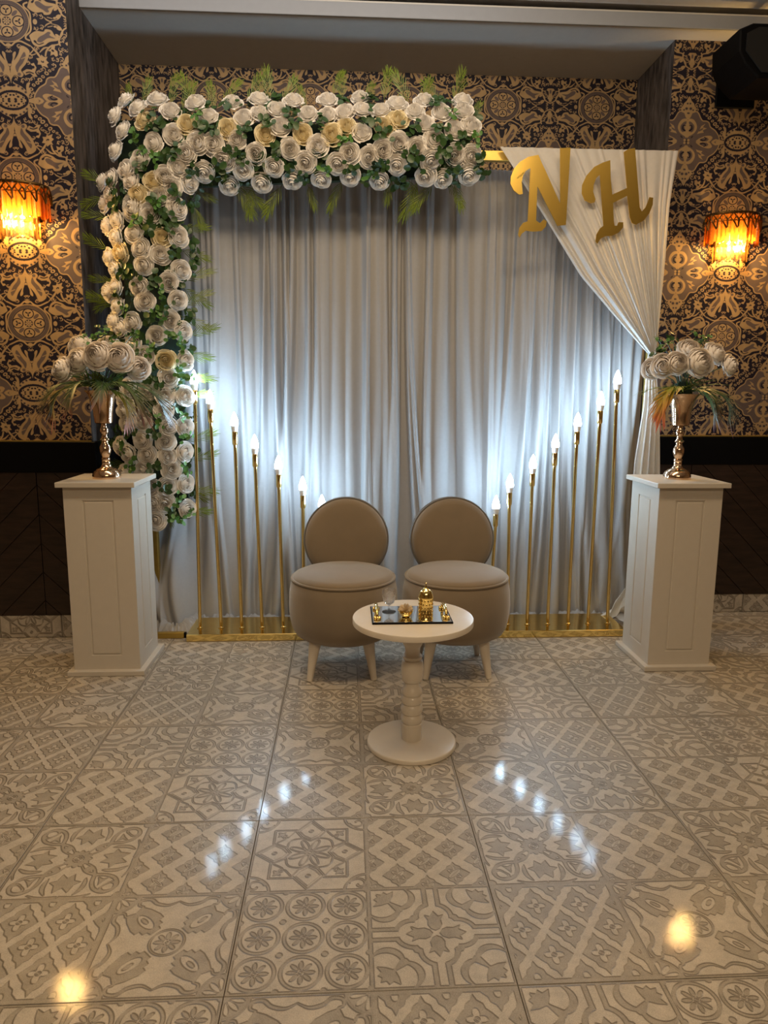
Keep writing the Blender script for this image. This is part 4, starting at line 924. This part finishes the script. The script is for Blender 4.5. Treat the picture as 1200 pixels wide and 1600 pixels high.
def glass_mat():
    m, nt, out = nodes('cut_crystal'); g = N(nt, 'ShaderNodeBsdfGlass', i_Roughness=.02, i_IOR=1.5); t = N(nt, 'ShaderNodeBsdfTransparent'); mx = N(nt, 'ShaderNodeMixShader')
    nz = N(nt, 'ShaderNodeTexVoronoi', i_Scale=190.0); tc = N(nt, 'ShaderNodeTexCoord'); bp = N(nt, 'ShaderNodeBump', i_Strength=.6, i_Distance=.002)
    L = nt.links.new; L(tc.outputs['Object'], nz.inputs['Vector']); L(nz.outputs[0], bp.inputs['Height']); L(bp.outputs[0], g.inputs['Normal']); mx.inputs[0].default_value = .35
    L(g.outputs[0], mx.inputs[1]); L(t.outputs[0], mx.inputs[2]); L(mx.outputs[0], out.inputs[0]); return m
M_GLASS = glass_mat()
gb = thing('crystal_goblet', 'small cut crystal goblet standing on the mirror tray', 'glass', (.147, 2.338, ZT_))
bm = B(); lathe(bm, [(0, 0), (.0235, 0), (.0240, .0015), (.021, .003), (.008, .006), (.0035, .010), (.003, .022), (.0045, .025), (0, .027)], 28); part('stem', bm, M_GLASS, gb, 50, world=False)
bm = B(); lathe(bm, [(0, .0255), (.006, .026), (.016, .033), (.022, .045), (.0245, .06), (.0235, .079), (.0222, .079), (.0228, .06), (.0205, .046), (.0145, .035), (0, .030)], 28); part('bowl', bm, M_GLASS, gb, 50, world=False)
lb = thing('lotus_bowl', 'small gold lotus bowl with a cream flower on the mirror tray', 'bowl', (.200, 2.285, ZT_))
bm = B()
for k in range(10):
    a = 2*PI*k/10
    def fn(u, v, a=a): s = u*2-1; w_ = .34*(math.sin(PI*min(1, v*.85+.15))**.7); r_ = .011+.0125*math.sin(v*PI*.62)+.001*(1-s*s); return Vector((r_*math.cos(a+s*w_), r_*math.sin(a+s*w_), .026*v))
    surf(bm, fn, 5, 6)
lathe(bm, [(0, 0), (.013, 0), (.018, .006), (.021, .014), (.019, .02), (0, .02)], 24); part('petal_cup', bm, M_GOLD, lb, 60, world=False)
M_FLUFF = mat('cream_fluff', (.72, .58, .38), .9, translucent=.2); bm = B()
for k in range(130):
    n = Vector((random.gauss(0, 1), random.gauss(0, 1), abs(random.gauss(.5, .8)))).normalized(); L_ = random.uniform(.018, .026); s = n.orthogonal().normalized()*.0018; c0 = Vector((0, 0, .02)); p = c0+n*L_
    bm.faces.new([bm.verts.new(q) for q in (c0+n*.004-s*.4, c0+n*.004+s*.4, p+s, p+n*.002, p-s)])
part('fluffy_flower', bm, M_FLUFF, lb, None, world=False)
jr = thing('ornate_jar', 'gold embossed cylindrical jar with domed pointed lid on the mirror tray', 'jar', (.2645, 2.268, ZT_))
bm = B(); lathe(bm, [(0, 0), (.025, 0), (.0255, .003), (.0235, .006), (.0235, .066), (.0252, .069), (.0252, .073), (0, .073)], 36)
for rw in range(5):
    for k in range(14):
        a = 2*PI*(k+.5*(rw % 2))/14; z = .012+rw*.0122; Mx = Matrix.Translation((.0235*math.cos(a), .0235*math.sin(a), z)) @ Matrix.Rotation(a, 4, 'Z') @ Matrix.Diagonal((.0018, .0036, .005, 1)); bmesh.ops.create_icosphere(bm, subdivisions=1, radius=1, matrix=Mx)
part('body', bm, M_GOLD, jr, 40, world=False)
bm = B(); lathe(bm, [(0, .073), (.0248, .073), (.0240, .079), (.020, .090), (.013, .097), (.007, .101), (.004, .105), (.0045, .108), (.002, .113), (.0006, .121), (0, .1215)], 36); part('lid', bm, M_GOLD, jr, 50, world=False)

# ================================================================== WALL SCONCES
def amber(name, col, tr):
    m, nt, out = nodes(name); L = nt.links.new; t = N(nt, 'ShaderNodeBsdfTransparent'); t.inputs[0].default_value = (*col, 1); g = N(nt, 'ShaderNodeBsdfGlossy', i_Roughness=.12); g.inputs[0].default_value = (1, .85, .6, 1)
    d = N(nt, 'ShaderNodeBsdfTranslucent'); d.inputs[0].default_value = (*col, 1); m1 = N(nt, 'ShaderNodeMixShader'); m1.inputs[0].default_value = tr; L(t.outputs[0], m1.inputs[1]); L(d.outputs[0], m1.inputs[2])
    fz = N(nt, 'ShaderNodeFresnel', i_IOR=1.5); m2 = N(nt, 'ShaderNodeMixShader'); L(fz.outputs[0], m2.inputs[0]); L(m1.outputs[0], m2.inputs[1]); L(g.outputs[0], m2.inputs[2]); L(m2.outputs[0], out.inputs[0]); return m
M_AMB, M_CLR = amber('amber_crystal', (1, .56, .19), .25), amber('clear_crystal', (1, .88, .62), .12)
M_BRZ = mat('antique_brass', (.10, .055, .015), .35, .9, var=.2)
M_FLAME = emit('lit_sconce_bulb', (1.0, .66, .30), 15.0)
def sconce(label, cx, wy, top):
    root = thing('wall_sconce', label, 'lamp', (cx, wy, top-.15), 'crystal wall sconces'); c = Vector((cx, wy, 0)); ra = .132
    bm = B(); box(bm, cx-.09, cx+.09, wy-.012, wy, top-.16, top-.02, .003); part('backplate', bm, M_BRZ, root)
    def half(r_, n, z, dep=.82): return [(cx+r_*math.cos(PI+PI*k/n), wy+r_*dep*math.sin(PI+PI*k/n), z) for k in range(n+1)]
    fb = B()
    for z, h in ((top-.012, .012), (top-.050, .004)): tube(fb, half(ra, 24, z), h*.6, 6)
    frm = part('shade_frame', fb, M_BRZ, root, 60)
    NP_ = 9; zz = B()
    for k in range(NP_):
        a0, a1, am_ = (PI+PI*(k+s)/NP_ for s in (0, 1, .5)); f = lambda a, z: Vector((cx+(ra+.014)*math.cos(a), wy-.002+(ra+.016)*.82*math.sin(a), z))
        h = (a1-a0)*.30
        tube(zz, [f(am_-h, top-.036), f(am_, top-.018), f(am_+h, top-.036), f(am_, top-.054)], .0036, 5, closed=True)
        tube(zz, [f(am_-h, top-.036), f(a0, top-.05), f(a0, top-.082)], .0036, 5); tube(zz, [f(am_+h, top-.036), f(a1, top-.05), f(a1, top-.086)], .0036, 5); tube(zz, [f(am_, top-.054), f(a1-.02, top-.09)], .0036, 5)
    part('diamond_lattice', zz, M_BRZ, root, 60)
    def prism(r_, a, z1, z0, wd, m):
        p = Vector((cx+r_*math.cos(a), wy+r_*.82*math.sin(a), 0)); bm = B(); R = Matrix.Translation(p) @ Matrix.Rotation(a, 4, 'Z')
        prof = [(-.006, -wd/2), (.006, -wd*.28), (.009, 0), (.006, wd*.28), (-.006, wd/2)]
        t = [bm.verts.new(R @ Vector((x, y, z1))) for x, y in prof]; b_ = [bm.verts.new(R @ Vector((x, y, z0))) for x, y in prof]; tip = bm.verts.new(R @ Vector((0, 0, z0-.010)))
        for i in range(5): j = (i+1) % 5; bm.faces.new((t[i], t[j], b_[j], b_[i])); bm.faces.new((b_[i], b_[j], tip))
        bm.faces.new(t[::-1]); part('crystal_prism', bm, m, root)
    for k in range(19): prism(ra, PI+PI*(k+.5)/19, top-.014, top-.155+.01*(k % 2), .019, M_AMB)
    for k in range(12): prism(.083, PI+PI*(k+.5)/12, top-.06, top-.235+.008*(k % 2), .018, M_CLR)
    for s in (-1, 1):
        p = Vector((cx+s*.03, wy-.045, top-.10)); bm = B(); lathe(bm, [(0, 0), (.009, .002), (.015, .016), (.016, .028), (.009, .048), (0, .055)], 14, p-Vector((0, 0, .055))); b_ = part('bulb', bm, M_FLAME, root, 60)
        bm = B(); lathe(bm, [(0, 0), (.011, 0), (.011, .04), (0, .04)], 12, p); part('bulb_holder', bm, M_BRZ, root, 40)
        l = bpy.data.lights.new('sconce_light', 'POINT'); l.energy = SCONCE_POWER/2; l.color = SCONCE_COL; l.shadow_soft_size = .02; o = bpy.data.objects.new('sconce_light', l); COL.objects.link(o); o.location = p+Vector((0, -.03, -.075))
sconce('lit amber crystal wall sconce on the pier beside the rose column', -1.462, 3.467, 2.112)
sconce('lit amber crystal wall sconce on the pier below the black speaker', 1.985, 3.758, 2.118)

# ================================================================== SPEAKER, CABLE
sp = thing('wall_speaker', 'black loudspeaker mounted high on the right pier close to the ceiling', 'speaker', (1.93, 3.45, 2.695))
bm = B(); pts = [(-.20, .09), (-.195, .0), (-.165, -.05), (-.10, -.105), (.22, -.105), (.22, .115), (-.14, .115)]
slab(bm, pts, .24, Matrix.Translation((1.93, 3.33, 2.695)), bev=.006); part('cabinet', bm, M_BLACK, sp)
bm = B(); slab(bm, [(-.17, .07), (-.17, 0), (-.09, -.085), (.20, -.085), (.20, .095), (-.12, .095)], .006, Matrix.Translation((1.93, 3.322, 2.695))); part('grille', bm, mat('speaker_grille', (.003, .003, .003), .8, bump=.8, bscale=600), sp)
bm = B(); box(bm, 1.85, 2.05, 3.745, 3.759, 2.62, 2.78, .003); tube(bm, [(1.95, 3.56, 2.70), (1.95, 3.65, 2.71), (1.95, 3.75, 2.70)], .022, 12); part('bracket', bm, M_BLACK, sp)
bm = B(); tube(bm, crom([(1.63, 3.30, .003), (1.66, 3.22, .003), (1.72, 3.19, .003), (1.70, 3.26, .003), (1.75, 3.32, .003), (1.83, 3.42, .003), (1.88, 3.70, .003)], 6, False), .003, 6)
tag(part('power_cable', bm, M_WCABLE, None, 60), 'thin white cable looping on the floor behind the pedestal by the tied drape', 'cable')
